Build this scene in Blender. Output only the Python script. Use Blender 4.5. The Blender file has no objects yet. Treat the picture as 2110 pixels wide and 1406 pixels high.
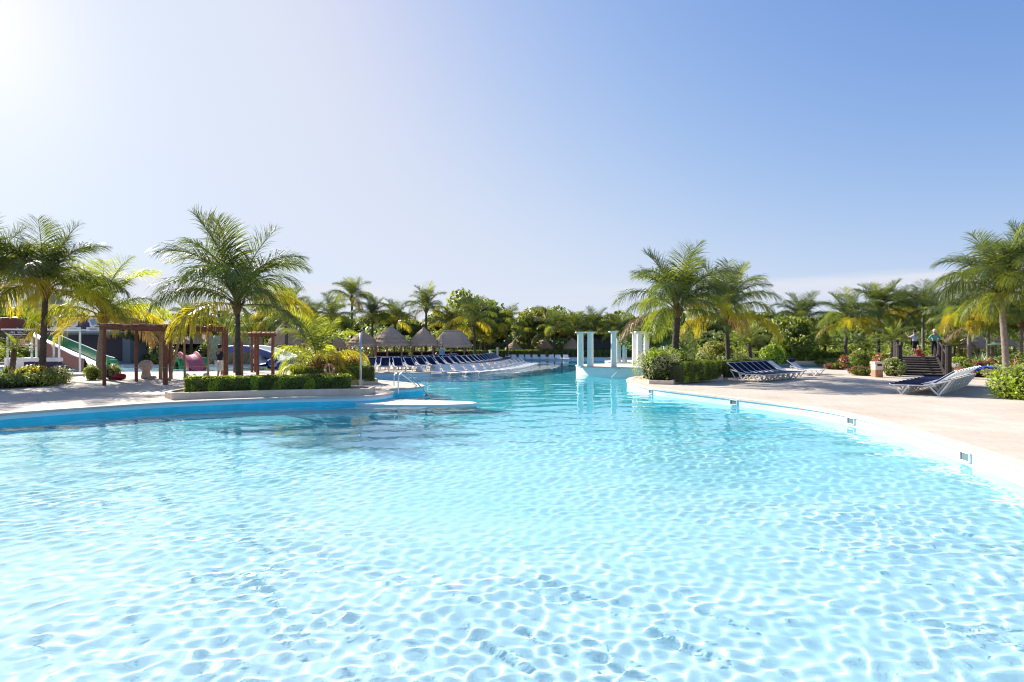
import bpy, bmesh, math, random
import numpy as np
from mathutils import Vector, Matrix
from mathutils.geometry import tessellate_polygon
S = bpy.context.scene
COL = S.collection
R = math.radians
HORIZON, CX, FPX, CAMH = 705.0, 1055.0, 1100.0, 1.95
WATER = -0.28

# ------------------------------------------------------------------ camera, sky, sun, exposure
cam_data = bpy.data.cameras.new('camera')
cam_data.sensor_width = 36.0
cam_data.lens = 36.0 * FPX / 2110.0
cam_data.shift_y = (HORIZON - 703.0) / 2110.0
cam_data.clip_end = 3000
cam = bpy.data.objects.new('camera', cam_data)
COL.objects.link(cam)
cam.location = (0, 0, CAMH)
cam.rotation_euler = (R(90), 0, 0)
S.camera = cam

SKY_K, SKY_P, SKY_A = (1.95, 2.4, 2.3), (2.1, 1.8, 1.7), (0.73, 0.80, 0.915)
SUN_AZ, SUN_EL = R(-47), R(32)          # azimuth measured clockwise from +Y
world = bpy.data.worlds.new('World')
S.world = world
world.use_nodes = True
wn, wl = world.node_tree.nodes, world.node_tree.links
wn.clear()
wout = wn.new('ShaderNodeOutputWorld')
wbg = wn.new('ShaderNodeBackground')
wsky = wn.new('ShaderNodeTexSky')
wsky.sky_type = 'NISHITA'
wsky.sun_disc = False
wsky.sun_elevation = SUN_EL
wsky.sun_rotation = SUN_AZ
wsky.altitude = 0
wsky.air_density = 1.0
wsky.dust_density = 0.6
wsky.ozone_density = 1.0
wbg.inputs['Strength'].default_value = 0.12

def wmath(op, a, b=None, c=None):
    m = wn.new('ShaderNodeMath'); m.operation = op
    for i, v in enumerate((a, b, c)):
        if v is None: continue
        if isinstance(v, (int, float)): m.inputs[i].default_value = v
        else: wl.new(v, m.inputs[i])
    return m.outputs[0]

# the sky's own colours, with the glow round the sun rolled off softly like bright tropical haze
EXPOSURE = 1.2
wtc = wn.new('ShaderNodeTexCoord')
wadd = wn.new('ShaderNodeVectorMath'); wadd.operation = 'ADD'; wadd.inputs[1].default_value = (0, 0, 0.12)
wnor = wn.new('ShaderNodeVectorMath'); wnor.operation = 'NORMALIZE'
wl.new(wtc.outputs['Generated'], wadd.inputs[0]); wl.new(wadd.outputs[0], wnor.inputs[0]); wl.new(wnor.outputs[0], wsky.inputs[0])
wsep = wn.new('ShaderNodeSeparateColor'); wcom = wn.new('ShaderNodeCombineColor')
wl.new(wsky.outputs[0], wsep.inputs[0])
for i in range(3):
    c = wsep.outputs[i]
    e = wmath('EXPONENT', wmath('MULTIPLY', wmath('POWER', wmath('MULTIPLY', c, 1 / SKY_K[i]), SKY_P[i]), -1.0))
    f = wmath('ADD', wmath('MULTIPLY', wmath('SUBTRACT', 1.0, e), SKY_A[i]), wmath('MULTIPLY', wmath('POWER', wmath('MULTIPLY', c, 1 / 13.0), 4.0), 0.25))
    wl.new(wmath('MULTIPLY', f, 1 / (0.12 * 2 ** EXPOSURE)), wcom.inputs[i])
# thin high cloud low in the sky
wsx = wn.new('ShaderNodeSeparateXYZ'); wl.new(wtc.outputs['Generated'], wsx.inputs[0])
wmap = wn.new('ShaderNodeMapping'); wmap.inputs['Scale'].default_value = (1.0, 1.0, 9.0); wmap.inputs['Location'].default_value = (3.1, 0.4, 0.7)
wl.new(wtc.outputs['Generated'], wmap.inputs[0])
wnz = wn.new('ShaderNodeTexNoise'); wnz.inputs['Scale'].default_value = 2.1; wnz.inputs['Detail'].default_value = 7; wnz.inputs['Roughness'].default_value = 0.55
wl.new(wmap.outputs[0], wnz.inputs['Vector'])
wr = wn.new('ShaderNodeMapRange'); wr.inputs[1].default_value = 0.40; wr.inputs[2].default_value = 0.62; wl.new(wnz.outputs[0], wr.inputs[0])
wlow = wn.new('ShaderNodeMapRange'); wlow.inputs[1].default_value = 0.082; wlow.inputs[2].default_value = 0.066; wl.new(wmath('MULTIPLY_ADD', wnz.outputs[0], -0.055, wsx.outputs[2]), wlow.inputs[0])
wcm = wn.new('ShaderNodeMixRGB'); wcm.inputs[2].default_value = (*[v / (0.12 * 2 ** EXPOSURE) for v in (0.80, 0.82, 0.90)], 1)
wl.new(wmath('MULTIPLY', wmath('MULTIPLY', wr.outputs[0], wlow.outputs[0]), 0.8), wcm.inputs[0])
wl.new(wcom.outputs[0], wcm.inputs[1])
wl.new(wcm.outputs[0], wbg.inputs['Color'])
wl.new(wbg.outputs[0], wout.inputs[0])

sun_data = bpy.data.lights.new('sun', 'SUN')
sun_data.energy = 4.6
sun_data.angle = R(0.5)
sun_data.cycles.is_caustics_light = True
sun_data.color = (1.0, 0.95, 0.87)
sun = bpy.data.objects.new('sun', sun_data)
COL.objects.link(sun)
sd = Vector((math.sin(SUN_AZ) * math.cos(SUN_EL), math.cos(SUN_AZ) * math.cos(SUN_EL), math.sin(SUN_EL)))
sun.rotation_euler = sd.to_track_quat('Z', 'Y').to_euler()
sun.location = sd * 200
vs = S.view_settings
vs.view_transform = 'Standard'
vs.look = 'None'
vs.gamma = 1.0
vs.use_curve_mapping = False
vs.exposure = EXPOSURE
S.render.engine = 'CYCLES'
cy = S.cycles
cy.max_bounces = 8
cy.transparent_max_bounces = 12
cy.transmission_bounces = 6
cy.glossy_bounces = 3
cy.diffuse_bounces = 3
cy.use_denoising = True
cy.filter_width = 1.15
cy.denoising_input_passes = 'RGB_ALBEDO_NORMAL'
cy.denoising_prefilter = 'ACCURATE'
cy.adaptive_threshold = 0.004
cy.sample_clamp_direct = 12.0
cy.sample_clamp_indirect = 6.0

# ------------------------------------------------------------------ helpers
rnd = random.Random(7)

def at(px, py, z=0.0):
    """point on the level z that shows at photo pixel (px, py): used once to survey the place"""
    y = (CAMH - z) * FPX / (py - HORIZON)
    return ((px - CX) / FPX * y, y)

def atY(px, py, y):
    return ((px - CX) / FPX * y, y, CAMH - (py - HORIZON) / FPX * y)

def mat(name, col, rough=0.7, spec=0.3, metal=0.0, noise=0.0, scale=5.0, bump=0.0, bscale=20.0, trans=0.0, coords='Object', dark=None, alpha=None):
    m = bpy.data.materials.new(name)
    m.use_nodes = True
    nt = m.node_tree
    n, l = nt.nodes, nt.links
    b = n['Principled BSDF']
    b.inputs['Base Color'].default_value = (*col, 1)
    b.inputs['Roughness'].default_value = rough
    b.inputs['Specular IOR Level'].default_value = spec
    b.inputs['Metallic'].default_value = metal
    tc = n.new('ShaderNodeTexCoord')
    if noise:
        nz = n.new('ShaderNodeTexNoise')
        nz.inputs['Scale'].default_value = scale
        nz.inputs['Detail'].default_value = 6
        nz.inputs['Roughness'].default_value = 0.65
        l.new(tc.outputs[coords], nz.inputs['Vector'])
        mx = n.new('ShaderNodeMixRGB')
        d = dark or tuple(c * (1 - noise) for c in col)
        mx.inputs[1].default_value = (*d, 1)
        mx.inputs[2].default_value = (*[min(1, c * (1 + noise * 0.6)) for c in col], 1)
        rp = n.new('ShaderNodeValToRGB')
        rp.color_ramp.elements[0].position = 0.3
        rp.color_ramp.elements[1].position = 0.7
        l.new(nz.outputs[0], rp.inputs[0])
        l.new(rp.outputs[0], mx.inputs[0])
        l.new(mx.outputs[0], b.inputs['Base Color'])
    if bump:
        nb = n.new('ShaderNodeTexNoise')
        nb.inputs['Scale'].default_value = bscale
        nb.inputs['Detail'].default_value = 4
        l.new(tc.outputs[coords], nb.inputs['Vector'])
        bp = n.new('ShaderNodeBump')
        bp.inputs['Strength'].default_value = bump
        bp.inputs['Distance'].default_value = 0.02
        l.new(nb.outputs[0], bp.inputs['Height'])
        l.new(bp.outputs[0], b.inputs['Normal'])
    return m

def leafmat(name, col, tr=0.5, tcol=None, vary=0.35, rough=0.45, scale=1.3):
    m = bpy.data.materials.new(name)
    m.use_nodes = True
    nt = m.node_tree
    n, l = nt.nodes, nt.links
    b = n['Principled BSDF']
    b.inputs['Roughness'].default_value = rough
    b.inputs['Specular IOR Level'].default_value = 0.45
    tr_n = n.new('ShaderNodeBsdfTranslucent')
    mix = n.new('ShaderNodeMixShader')
    mix.inputs[0].default_value = tr
    out = n['Material Output']
    tc = n.new('ShaderNodeTexCoord')
    nz = n.new('ShaderNodeTexNoise')
    nz.inputs['Scale'].default_value = scale
    nz.inputs['Detail'].default_value = 5
    l.new(tc.outputs['Object'], nz.inputs['Vector'])
    oi = n.new('ShaderNodeObjectInfo')
    add = n.new('ShaderNodeMath'); add.operation = 'MULTIPLY_ADD'
    l.new(oi.outputs['Random'], add.inputs[0])
    add.inputs[1].default_value = 0.35
    l.new(nz.outputs[0], add.inputs[2])
    rp = n.new('ShaderNodeValToRGB')
    e = rp.color_ramp.elements
    e[0].position = 0.35; e[1].position = 0.95
    e[0].color = (*[c * (1 - vary) for c in col], 1)
    e[1].color = (*[min(1, c * (1 + vary * 1.6)) for c in col], 1)
    l.new(add.outputs[0], rp.inputs[0])
    l.new(rp.outputs[0], b.inputs['Base Color'])
    t = tcol or (col[0] * 3.0, col[1] * 3.0, col[2] * 1.2)
    m2 = n.new('ShaderNodeMixRGB'); m2.blend_type = 'MULTIPLY'; m2.inputs[0].default_value = 0.5
    m2.inputs[1].default_value = (*t, 1)
    g = n.new('ShaderNodeMapRange')
    g.inputs[1].default_value = 0.35; g.inputs[2].default_value = 0.95
    g.inputs[3].default_value = 0.45; g.inputs[4].default_value = 1.0
    l.new(add.outputs[0], g.inputs[0])
    l.new(g.outputs[0], m2.inputs[2])
    l.new(m2.outputs[0], tr_n.inputs[0])
    l.new(b.outputs[0], mix.inputs[1]); l.new(tr_n.outputs[0], mix.inputs[2])
    l.new(mix.outputs[0], out.inputs[0])
    return m

class MB:
    """collects vertices and faces for ONE mesh"""
    def __init__(s): s.v = []; s.f = []; s.m = []
    def add(s, vs_, fs_, mi=0):
        o = len(s.v)
        s.v += [tuple(p) for p in vs_]
        s.f += [tuple(i + o for i in f) for f in fs_]
        s.m += [mi] * len(fs_)
        return s
    def box(s, c, d, rz=0.0, mi=0, M=None, bev=0.0):
        hx, hy, hz = d[0] / 2, d[1] / 2, d[2] / 2
        if bev:
            b_ = bev
            vs_ = []
            for z in (-hz, hz):
                for (x, y) in ((-hx + b_, -hy), (hx - b_, -hy), (hx, -hy + b_), (hx, hy - b_), (hx - b_, hy), (-hx + b_, hy), (-hx, hy - b_), (-hx, -hy + b_)):
                    vs_.append(Vector((x, y, z)))
            fs_ = [tuple(range(7, -1, -1)), tuple(range(8, 16))] + [(i, (i + 1) % 8, 8 + (i + 1) % 8, 8 + i) for i in range(8)]
        else:
            vs_ = [Vector((x, y, z)) for z in (-hz, hz) for (x, y) in ((-hx, -hy), (hx, -hy), (hx, hy), (-hx, hy))]
            fs_ = [(3, 2, 1, 0), (4, 5, 6, 7), (0, 1, 5, 4), (1, 2, 6, 5), (2, 3, 7, 6), (3, 0, 4, 7)]
        T = M or (Matrix.Translation(c) @ Matrix.Rotation(rz, 4, 'Z'))
        return s.add([T @ v for v in vs_], fs_, mi)
    def tube(s, pts, rad, n=8, mi=0, cap=True):
        pts = [Vector(p) for p in pts]
        if not hasattr(rad, '__len__'): rad = [rad] * len(pts)
        vs_, fs_ = [], []
        pu = None
        for i, p in enumerate(pts):
            d = (pts[min(i + 1, len(pts) - 1)] - pts[max(i - 1, 0)])
            d = d.normalized() if d.length > 1e-9 else Vector((0, 0, 1))
            u = (pu - d * pu.dot(d)) if pu is not None else d.orthogonal()
            if u.length < 1e-6: u = d.orthogonal()
            u.normalize(); pu = u
            w = d.cross(u)
            for k in range(n):
                a = 2 * math.pi * k / n
                vs_.append(p + (u * math.cos(a) + w * math.sin(a)) * rad[i])
        for i in range(len(pts) - 1):
            for k in range(n):
                a, b_ = i * n + k, i * n + (k + 1) % n
                fs_.append((a, b_, b_ + n, a + n))
        if cap:
            fs_.append(tuple(range(n - 1, -1, -1)))
            o = (len(pts) - 1) * n
            fs_.append(tuple(o + k for k in range(n)))
        return s.add(vs_, fs_, mi)
    def lathe(s, prof, c=(0, 0, 0), n=16, mi=0, cap=True):
        vs_, fs_ = [], []
        for r_, z in prof:
            for k in range(n):
                a = 2 * math.pi * k / n
                vs_.append((c[0] + r_ * math.cos(a), c[1] + r_ * math.sin(a), c[2] + z))
        for i in range(len(prof) - 1):
            for k in range(n):
                a, b_ = i * n + k, i * n + (k + 1) % n
                fs_.append((a, b_, b_ + n, a + n))
        if cap:
            fs_.append(tuple(range(n - 1, -1, -1)))
            o = (len(prof) - 1) * n
            fs_.append(tuple(o + k for k in range(n)))
        return s.add(vs_, fs_, mi)
    def mesh(s, name, smooth=False):
        me = bpy.data.meshes.new(name)
        me.from_pydata(s.v, [], s.f)
        if any(s.m): me.polygons.foreach_set('material_index', s.m)
        if smooth: me.polygons.foreach_set('use_smooth', [True] * len(s.f))
        me.update()
        return me
    def build(s, name, mats, parent=None, smooth=False, **kw):
        return obj(name, s.mesh(name, smooth), mats, parent, **kw)

def obj(name, me, mats=None, parent=None, loc=None, rot=None):
    if mats is not None and not me.materials:
        for m in (mats if isinstance(mats, (list, tuple)) else [mats]): me.materials.append(m)
    o = bpy.data.objects.new(name, me)
    COL.objects.link(o)
    if parent is not None: o.parent = parent
    if loc is not None: o.location = loc
    if rot is not None: o.rotation_euler = rot
    return o

def tag(o, label=None, cat=None, group=None, kind=None):
    for k, v in (('label', label), ('category', cat), ('group', group), ('kind', kind)):
        if v: o[k] = v
    return o

def thing(name, label, cat, loc=(0, 0, 0), rz=0.0, group=None):
    o = obj(name, None, None, None, loc, (0, 0, rz))
    o.empty_display_size = 0.2
    return tag(o, label, cat, group)

KIDS = {}
def reg(p, c): KIDS.setdefault(p.name, []).append(c); return c

def copy_tree(root, label=None, loc=None, rz=None, scale=None, group=None):
    def rec(o, parent):
        c = o.copy()
        COL.objects.link(c)
        if parent is not None: c.parent = parent
        for ch in o.children: rec(ch, c)
        return c
    r = rec(root, None)
    if label: r['label'] = label
    if group: r['group'] = group
    if loc is not None: r.location = loc
    if rz is not None: r.rotation_euler = (0, 0, rz)
    if scale is not None: r.scale = (scale,) * 3
    return r

def spline(pts, seg=6, closed=True):
    out = []
    n = len(pts)
    rng_ = range(n) if closed else range(n - 1)
    for i in rng_:
        if closed: p = [pts[(i + k - 1) % n] for k in range(4)]
        else: p = [pts[min(max(i + k - 1, 0), n - 1)] for k in range(4)]
        for j in range(seg):
            t = j / seg
            q = []
            for a in range(len(p[0])):
                p0, p1, p2, p3 = (p[k][a] for k in range(4))
                q.append(0.5 * (2 * p1 + (p2 - p0) * t + (2 * p0 - 5 * p1 + 4 * p2 - p3) * t * t + (3 * p1 - p0 - 3 * p2 + p3) * t ** 3))
            out.append(tuple(q))
    if not closed: out.append(tuple(pts[-1]))
    return out

def area(poly):
    return 0.5 * sum(poly[i][0] * poly[(i + 1) % len(poly)][1] - poly[(i + 1) % len(poly)][0] * poly[i][1] for i in range(len(poly)))

def offset(poly, d):
    """move a closed outline by d to its right (outwards for counter-clockwise)"""
    if area(poly) < 0: poly = poly[::-1]
    n = len(poly); out = []
    for i in range(n):
        a, b_, c = Vector(poly[i - 1][:2]), Vector(poly[i][:2]), Vector(poly[(i + 1) % n][:2])
        t = (c - a).normalized()
        out.append((b_.x + t.y * d, b_.y - t.x * d))
    return out

def sheet(name, outer, holes, z, m, kind='structure', zfun=None):
    loops = [[Vector((x, y, 0)) for x, y in outer]] + [[Vector((x, y, 0)) for x, y in h] for h in holes]
    tris = tessellate_polygon(loops)
    pts = [(v.x, v.y, zfun(v.x, v.y) if zfun else z) for lp in loops for v in lp]
    fs_ = []
    for t in tris:
        a, b_, c = (Vector(pts[i]) for i in t)
        fs_.append(tuple(t) if (b_ - a).cross(c - a).z > 0 else tuple(t[::-1]))
    me = bpy.data.meshes.new(name)
    me.from_pydata(pts, [], fs_)
    o = obj(name, me, m)
    return tag(o, kind=kind)

def band(mb, poly, z0, z1, mi=0, inward=False, closed=True):
    n = len(poly)
    vs_ = [(x, y, z) for z in (z0, z1) for x, y in poly]
    m = n if closed else n - 1
    fs_ = [(i, (i + 1) % n, n + (i + 1) % n, n + i) for i in range(m)]
    if inward: fs_ = [f[::-1] for f in fs_]
    mb.add(vs_, fs_, mi)

# ------------------------------------------------------------------ the pool
main_pts = [
    (-4.0, 1.3), (-9.5, 2.2), (-13.5, 5.0), (-15.0, 9.0), (-14.9, 12.6), (-13.9, 14.5), (-12.55, 16.0), (-11.4, 17.05), (-10.2, 17.75),
    (-8.4, 18.55), (-6.6, 18.95), (-5.3, 19.25), (-4.75, 19.8), (-4.6, 20.7), (-5.0, 21.6), (-5.0, 22.2), (-4.3, 22.7), (-3.9, 23.6), (-4.4, 24.8), (-5.6, 26.2),
    (-7.2, 27.6), (-8.6, 29.6), (-9.2, 32.0), (-8.5, 33.5), (-6.3, 33.9), (-3.6, 36.2), (-1.95, 39.0), (-0.6, 42.9), (0.2, 47.7), (0.5, 52.3),
    (0.0, 57.0), (-1.8, 61.5), (-2.0, 65.5), (0.5, 67.2), (6, 67.4), (12, 67), (17, 66), (19, 62), (18.5, 55), (17.5, 48), (15.5, 41), (12.5, 35.5),
    (9.0, 32.0), (6.8, 29.8), (5.95, 27.6), (5.62, 25.0), (5.9, 22.6), (6.75, 20.6), (7.6, 18.8), (8.4, 17.0), (8.85, 15.6), (9.0, 14.2), (8.85, 12.6),
    (8.45, 10.5), (8.1, 9.0), (7.6, 7.3), (6.7, 5.2), (5.0, 3.1), (2.0, 1.5)]
def resample(poly, step):
    out, acc, nxt = [], 0.0, 0.0
    for a, b_ in zip(poly, poly[1:] + poly[:1]):
        a, b_ = Vector(a), Vector(b_); d = (b_ - a).length
        while acc + d > nxt:
            p = a.lerp(b_, (nxt - acc) / d); out.append((p.x, p.y)); nxt += step
        acc += d
    return out
main = resample(spline(main_pts, 10), 0.16)
if area(main) < 0: main = main[::-1]
side_pool = spline([(20.5, 39.2), (24.0, 38.4), (26.2, 40.2), (28.5, 42.2), (31.0, 44.5), (29.5, 47.2), (24.0, 47.4), (19.5, 46.6), (18.9, 42.0)], 5)
kids_pool = spline([(-33.5, 33.5), (-26.0, 34.5), (-19.5, 35.5), (-14.5, 36.5), (-13.5, 40.0), (-17.0, 43.5), (-24.0, 45.0), (-33.0, 45.0), (-40.0, 42.0), (-40.0, 36.0)], 4)
if area(side_pool) < 0: side_pool = side_pool[::-1]
if area(kids_pool) < 0: kids_pool = kids_pool[::-1]

M = {}
M['deck'] = mat('deck_stone', (0.62, 0.53, 0.44), 0.85, 0.2, noise=0.12, scale=0.6, coords='Object', bump=0.25, bscale=14)
M['plaster'] = mat('pool_plaster', (0.78, 0.86, 0.88), 0.6, 0.3, noise=0.05, scale=1.5)
M['coping'] = mat('coping_stone', (0.62, 0.53, 0.45), 0.8, 0.2, noise=0.15, scale=3)

BED = -1.35
def bed_z(x, y):
    t = min(1, max(0, (y - 6) / 26.0))
    return -1.0 - 0.9 * t

# water surface: real ripples on a grid that is finer where one stands close to it
def ripples():
    y = -4.0; ys = []
    while y < 70:
        ys.append(y); y += 0.0030 * (abs(y) * 0.93 + 5.2 if y > 0 else 9 )
    ys = np.array(ys)
    t = np.arange(-1.0, 1.0001, 0.0024)
    # columns fan out gently with distance
    half = 16.5 + 0.12 * np.maximum(ys, 0)
    tt = np.sign(t) * (0.55 * np.abs(t) + 0.45 * np.abs(t) ** 2)
    X = tt[None, :] * half[:, None]
    Y = np.repeat(ys[:, None], len(t), 1)
    dy = np.gradient(ys)[:, None]
    dx = np.gradient(X, axis=1)
    sp = np.maximum(dy, dx)
    rg = np.random.RandomState(3)
    H = np.zeros_like(X)
    groups = [(1.0, 2.2, 8, 0.0022, 25, 30), (0.36, 0.8, 16, 0.00030, 20, 45), (0.20, 0.34, 22, 0.00020, 30, 60), (0.11, 0.20, 26, 0.00019, 30, 90)]
    for lo, hi, n, slope, d0, spread in groups:
        for i in range(n):
            lam = lo * (hi / lo) ** rg.rand()
            th = R(118 + rg.randn() * spread)
            k = 2 * math.pi / lam
            ph = rg.rand() * 6.283
            amp = slope * (0.6 + 0.8 * rg.rand())
            fade = np.clip((lam / sp - 2.4) / 2.0, 0, 1)
            H += amp * fade * np.sin(k * (X * math.cos(th) + Y * math.sin(th)) + ph + 0.9 * np.sin(X * .7 + Y * .31 + ph))
    env = 1.0 + 0.45 * np.sin(X * 0.43 + 1.2 + np.sin(Y * .3)) * np.sin(Y * 0.51 + 0.4 + .8 * np.sin(X * .37)) + 0.25 * np.sin(X * 1.1 + Y * .8) * np.sin(Y * .9 - X * .5)
    H *= env
    H = H * np.clip(1.1 - (Y - 20) / 120, 0.5, 1.0)
    V = np.stack([X, Y, H + WATER], -1).reshape(-1, 3)
    r_, c_ = X.shape
    ii = np.arange(r_ * c_).reshape(r_, c_)
    F = np.stack([ii[:-1, :-1], ii[:-1, 1:], ii[1:, 1:], ii[1:, :-1]], -1).reshape(-1, 4)
    me = bpy.data.meshes.new('pool_water')
    me.vertices.add(len(V)); me.vertices.foreach_set('co', V.ravel())
    me.loops.add(F.size); me.loops.foreach_set('vertex_index', F.ravel().astype(np.int32))
    me.polygons.add(len(F))
    me.polygons.foreach_set('loop_start', np.arange(0, F.size, 4, dtype=np.int32))
    me.polygons.foreach_set('loop_total', np.full(len(F), 4, dtype=np.int32))
    me.polygons.foreach_set('use_smooth', np.ones(len(F), dtype=bool))
    me.update(calc_edges=True)
    me.validate()
    print('water verts', len(V))
    return me

# ------------------------------------------------------------------ materials
def pave_material():
    """pale travertine paving: fine joints, blotches and grain"""
    m = mat('paving', (0.52, 0.455, 0.39), 0.85, 0.2)
    nt = m.node_tree; n, l = nt.nodes, nt.links
    b = n['Principled BSDF']
    tc = n.new('ShaderNodeTexCoord')
    br = n.new('ShaderNodeTexBrick')
    br.inputs['Scale'].default_value = 1.0
    br.inputs['Mortar Size'].default_value = 0.006
    br.inputs['Brick Width'].default_value = 0.6
    br.inputs['Row Height'].default_value = 0.4
    br.inputs['Color1'].default_value = (0.58, 0.51, 0.425, 1)
    br.inputs['Color2'].default_value = (0.545, 0.485, 0.405, 1)
    br.inputs['Mortar'].default_value = (0.42, 0.365, 0.31, 1)
    mp = n.new('ShaderNodeMapping'); mp.inputs['Rotation'].default_value = (0, 0, R(24))
    l.new(tc.outputs['Object'], mp.inputs[0]); l.new(mp.outputs[0], br.inputs['Vector'])
    nz = n.new('ShaderNodeTexNoise'); nz.inputs['Scale'].default_value = 0.45; nz.inputs['Detail'].default_value = 8; nz.inputs['Roughness'].default_value = 0.7
    l.new(tc.outputs['Object'], nz.inputs['Vector'])
    rp = n.new('ShaderNodeValToRGB')
    rp.color_ramp.elements[0].position = 0.32; rp.color_ramp.elements[0].color = (0.82, 0.77, 0.73, 1)
    rp.color_ramp.elements[1].position = 0.66; rp.color_ramp.elements[1].color = (1.04, 1.02, 1.0, 1)
    l.new(nz.outputs[0], rp.inputs[0])
    mx = n.new('ShaderNodeMixRGB'); mx.blend_type = 'MULTIPLY'; mx.inputs[0].default_value = 1
    l.new(br.outputs[0], mx.inputs[1]); l.new(rp.outputs[0], mx.inputs[2]); l.new(mx.outputs[0], b.inputs['Base Color'])
    n2 = n.new('ShaderNodeTexNoise'); n2.inputs['Scale'].default_value = 18; n2.inputs['Detail'].default_value = 4
    l.new(tc.outputs['Object'], n2.inputs['Vector'])
    ad = n.new('ShaderNodeMath'); ad.operation = 'MULTIPLY_ADD'; ad.inputs[1].default_value = -0.6
    l.new(br.outputs['Fac'], ad.inputs[0]); l.new(n2.outputs[0], ad.inputs[2])
    bp = n.new('ShaderNodeBump'); bp.inputs['Strength'].default_value = 0.35; bp.inputs['Distance'].default_value = 0.012
    l.new(ad.outputs[0], bp.inputs['Height']); l.new(bp.outputs[0], b.inputs['Normal'])
    return m

def bed_material():
    """pool finish: white plaster by the shore, turquoise mosaic in the deep part"""
    m = mat('pool_finish', (0.7, 0.85, 0.88), 0.55, 0.3)
    nt = m.node_tree; n, l = nt.nodes, nt.links
    b = n['Principled BSDF']
    tc = n.new('ShaderNodeTexCoord'); sx = n.new('ShaderNodeSeparateXYZ')
    l.new(tc.outputs['Object'], sx.inputs[0])
    nz = n.new('ShaderNodeTexNoise'); nz.inputs['Scale'].default_value = 0.22; nz.inputs['Detail'].default_value = 5
    l.new(tc.outputs['Object'], nz.inputs['Vector'])
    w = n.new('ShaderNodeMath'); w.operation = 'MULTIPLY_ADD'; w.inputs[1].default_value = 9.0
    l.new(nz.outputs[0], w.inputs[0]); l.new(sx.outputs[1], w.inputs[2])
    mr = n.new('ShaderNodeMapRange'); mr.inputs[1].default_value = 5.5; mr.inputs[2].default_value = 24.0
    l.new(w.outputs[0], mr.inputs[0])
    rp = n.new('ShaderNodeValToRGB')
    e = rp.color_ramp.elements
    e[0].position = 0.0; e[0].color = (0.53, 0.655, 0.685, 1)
    e[1].position = 1.0; e[1].color = (0.05, 0.55, 0.64, 1)  # far turquoise stands in for light lost in deep water
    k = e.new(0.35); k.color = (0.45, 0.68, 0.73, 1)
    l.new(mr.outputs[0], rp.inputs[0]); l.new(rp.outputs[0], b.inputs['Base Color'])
    return m

M['paving'] = pave_material()
M['bed'] = bed_material()
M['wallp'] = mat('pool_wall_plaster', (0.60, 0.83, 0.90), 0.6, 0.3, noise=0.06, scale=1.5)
M['shadewall'] = mat('pool_wall_shade_blue', (0.06, 0.70, 0.88), 0.5, 0.3, noise=0.2, scale=2)  # left-bank plaster with its blue shade put into the colour
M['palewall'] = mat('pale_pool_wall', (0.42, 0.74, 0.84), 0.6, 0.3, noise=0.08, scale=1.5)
M['white'] = mat('white_plastic', (0.78, 0.78, 0.76), 0.45, 0.4, noise=0.05, scale=4)
M['whitep'] = mat('white_render', (0.74, 0.77, 0.76), 0.75, 0.2, noise=0.08, scale=2.5, bump=0.2, bscale=9)
M['column'] = mat('column_plaster', (0.76, 0.77, 0.72), 0.7, 0.2, noise=0.09, scale=3, bump=0.2, bscale=11)
M['navy'] = mat('navy_sling', (0.018, 0.024, 0.06), 0.9, 0.05, noise=0.25, scale=30, bump=0.3, bscale=160)
M['steel'] = mat('brushed_steel', (0.62, 0.65, 0.66), 0.28, 0.5, metal=0.9)
M['curb'] = mat('curb_render', (0.68, 0.56, 0.43), 0.85, 0.2, noise=0.18, scale=2.2, bump=0.3, bscale=12)
M['soil'] = mat('soil', (0.12, 0.085, 0.055), 0.95, 0.1, noise=0.5, scale=6, bump=0.8, bscale=25)
M['earth'] = mat('planted_ground', (0.10, 0.095, 0.045), 0.95, 0.1, noise=0.5, scale=0.5, bump=0.6, bscale=8)
M['wood'] = mat('red_brown_timber', (0.20, 0.082, 0.048), 0.75, 0.25, noise=0.35, scale=9, bump=0.5, bscale=30)
M['logs'] = mat('weathered_log', (0.34, 0.22, 0.13), 0.85, 0.2, noise=0.35, scale=8, bump=0.5, bscale=24)
M['darkwood'] = mat('dark_old_timber', (0.045, 0.035, 0.032), 0.8, 0.3, noise=0.4, scale=7, bump=0.6, bscale=26)
M['tread'] = mat('worn_tread', (0.20, 0.17, 0.15), 0.8, 0.25, noise=0.35, scale=9, bump=0.4, bscale=30)
M['post_pale'] = mat('pale_post', (0.36, 0.23, 0.15), 0.8, 0.2, noise=0.25, scale=6, bump=0.3, bscale=20)
M['bark'] = mat('palm_bark', (0.095, 0.078, 0.064), 0.9, 0.15, noise=0.45, scale=7, bump=0.9, bscale=16)
M['bark_pale'] = mat('pale_palm_bark', (0.25, 0.205, 0.165), 0.9, 0.15, noise=0.35, scale=7, bump=0.9, bscale=16)
M['fibre'] = mat('palm_fibre', (0.20, 0.12, 0.055), 0.9, 0.1, noise=0.4, scale=14, bump=0.9, bscale=40)
M['branch'] = mat('tree_bark', (0.13, 0.105, 0.08), 0.9, 0.1, noise=0.4, scale=9, bump=0.8, bscale=20)
M['rachis'] = leafmat('frond_stalk', (0.16, 0.17, 0.045), 0.15, vary=0.2)
M['rachis_y'] = leafmat('yellow_frond_stalk', (0.36, 0.27, 0.07), 0.15, vary=0.2)
M['frond'] = leafmat('palm_frond', (0.055, 0.086, 0.028), 0.32, (0.25, 0.31, 0.035), rough=0.5)
M['frond_l'] = leafmat('light_palm_frond', (0.095, 0.130, 0.026), 0.42, (0.48, 0.54, 0.04), rough=0.5)
M['frond_y'] = leafmat('yellow_palm_frond', (0.22, 0.19, 0.018), 0.48, (0.80, 0.66, 0.03), rough=0.45, vary=0.5)
M['frond_k'] = leafmat('lime_palm_frond', (0.20, 0.26, 0.02), 0.5, (0.80, 0.86, 0.04), rough=0.45)
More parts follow.
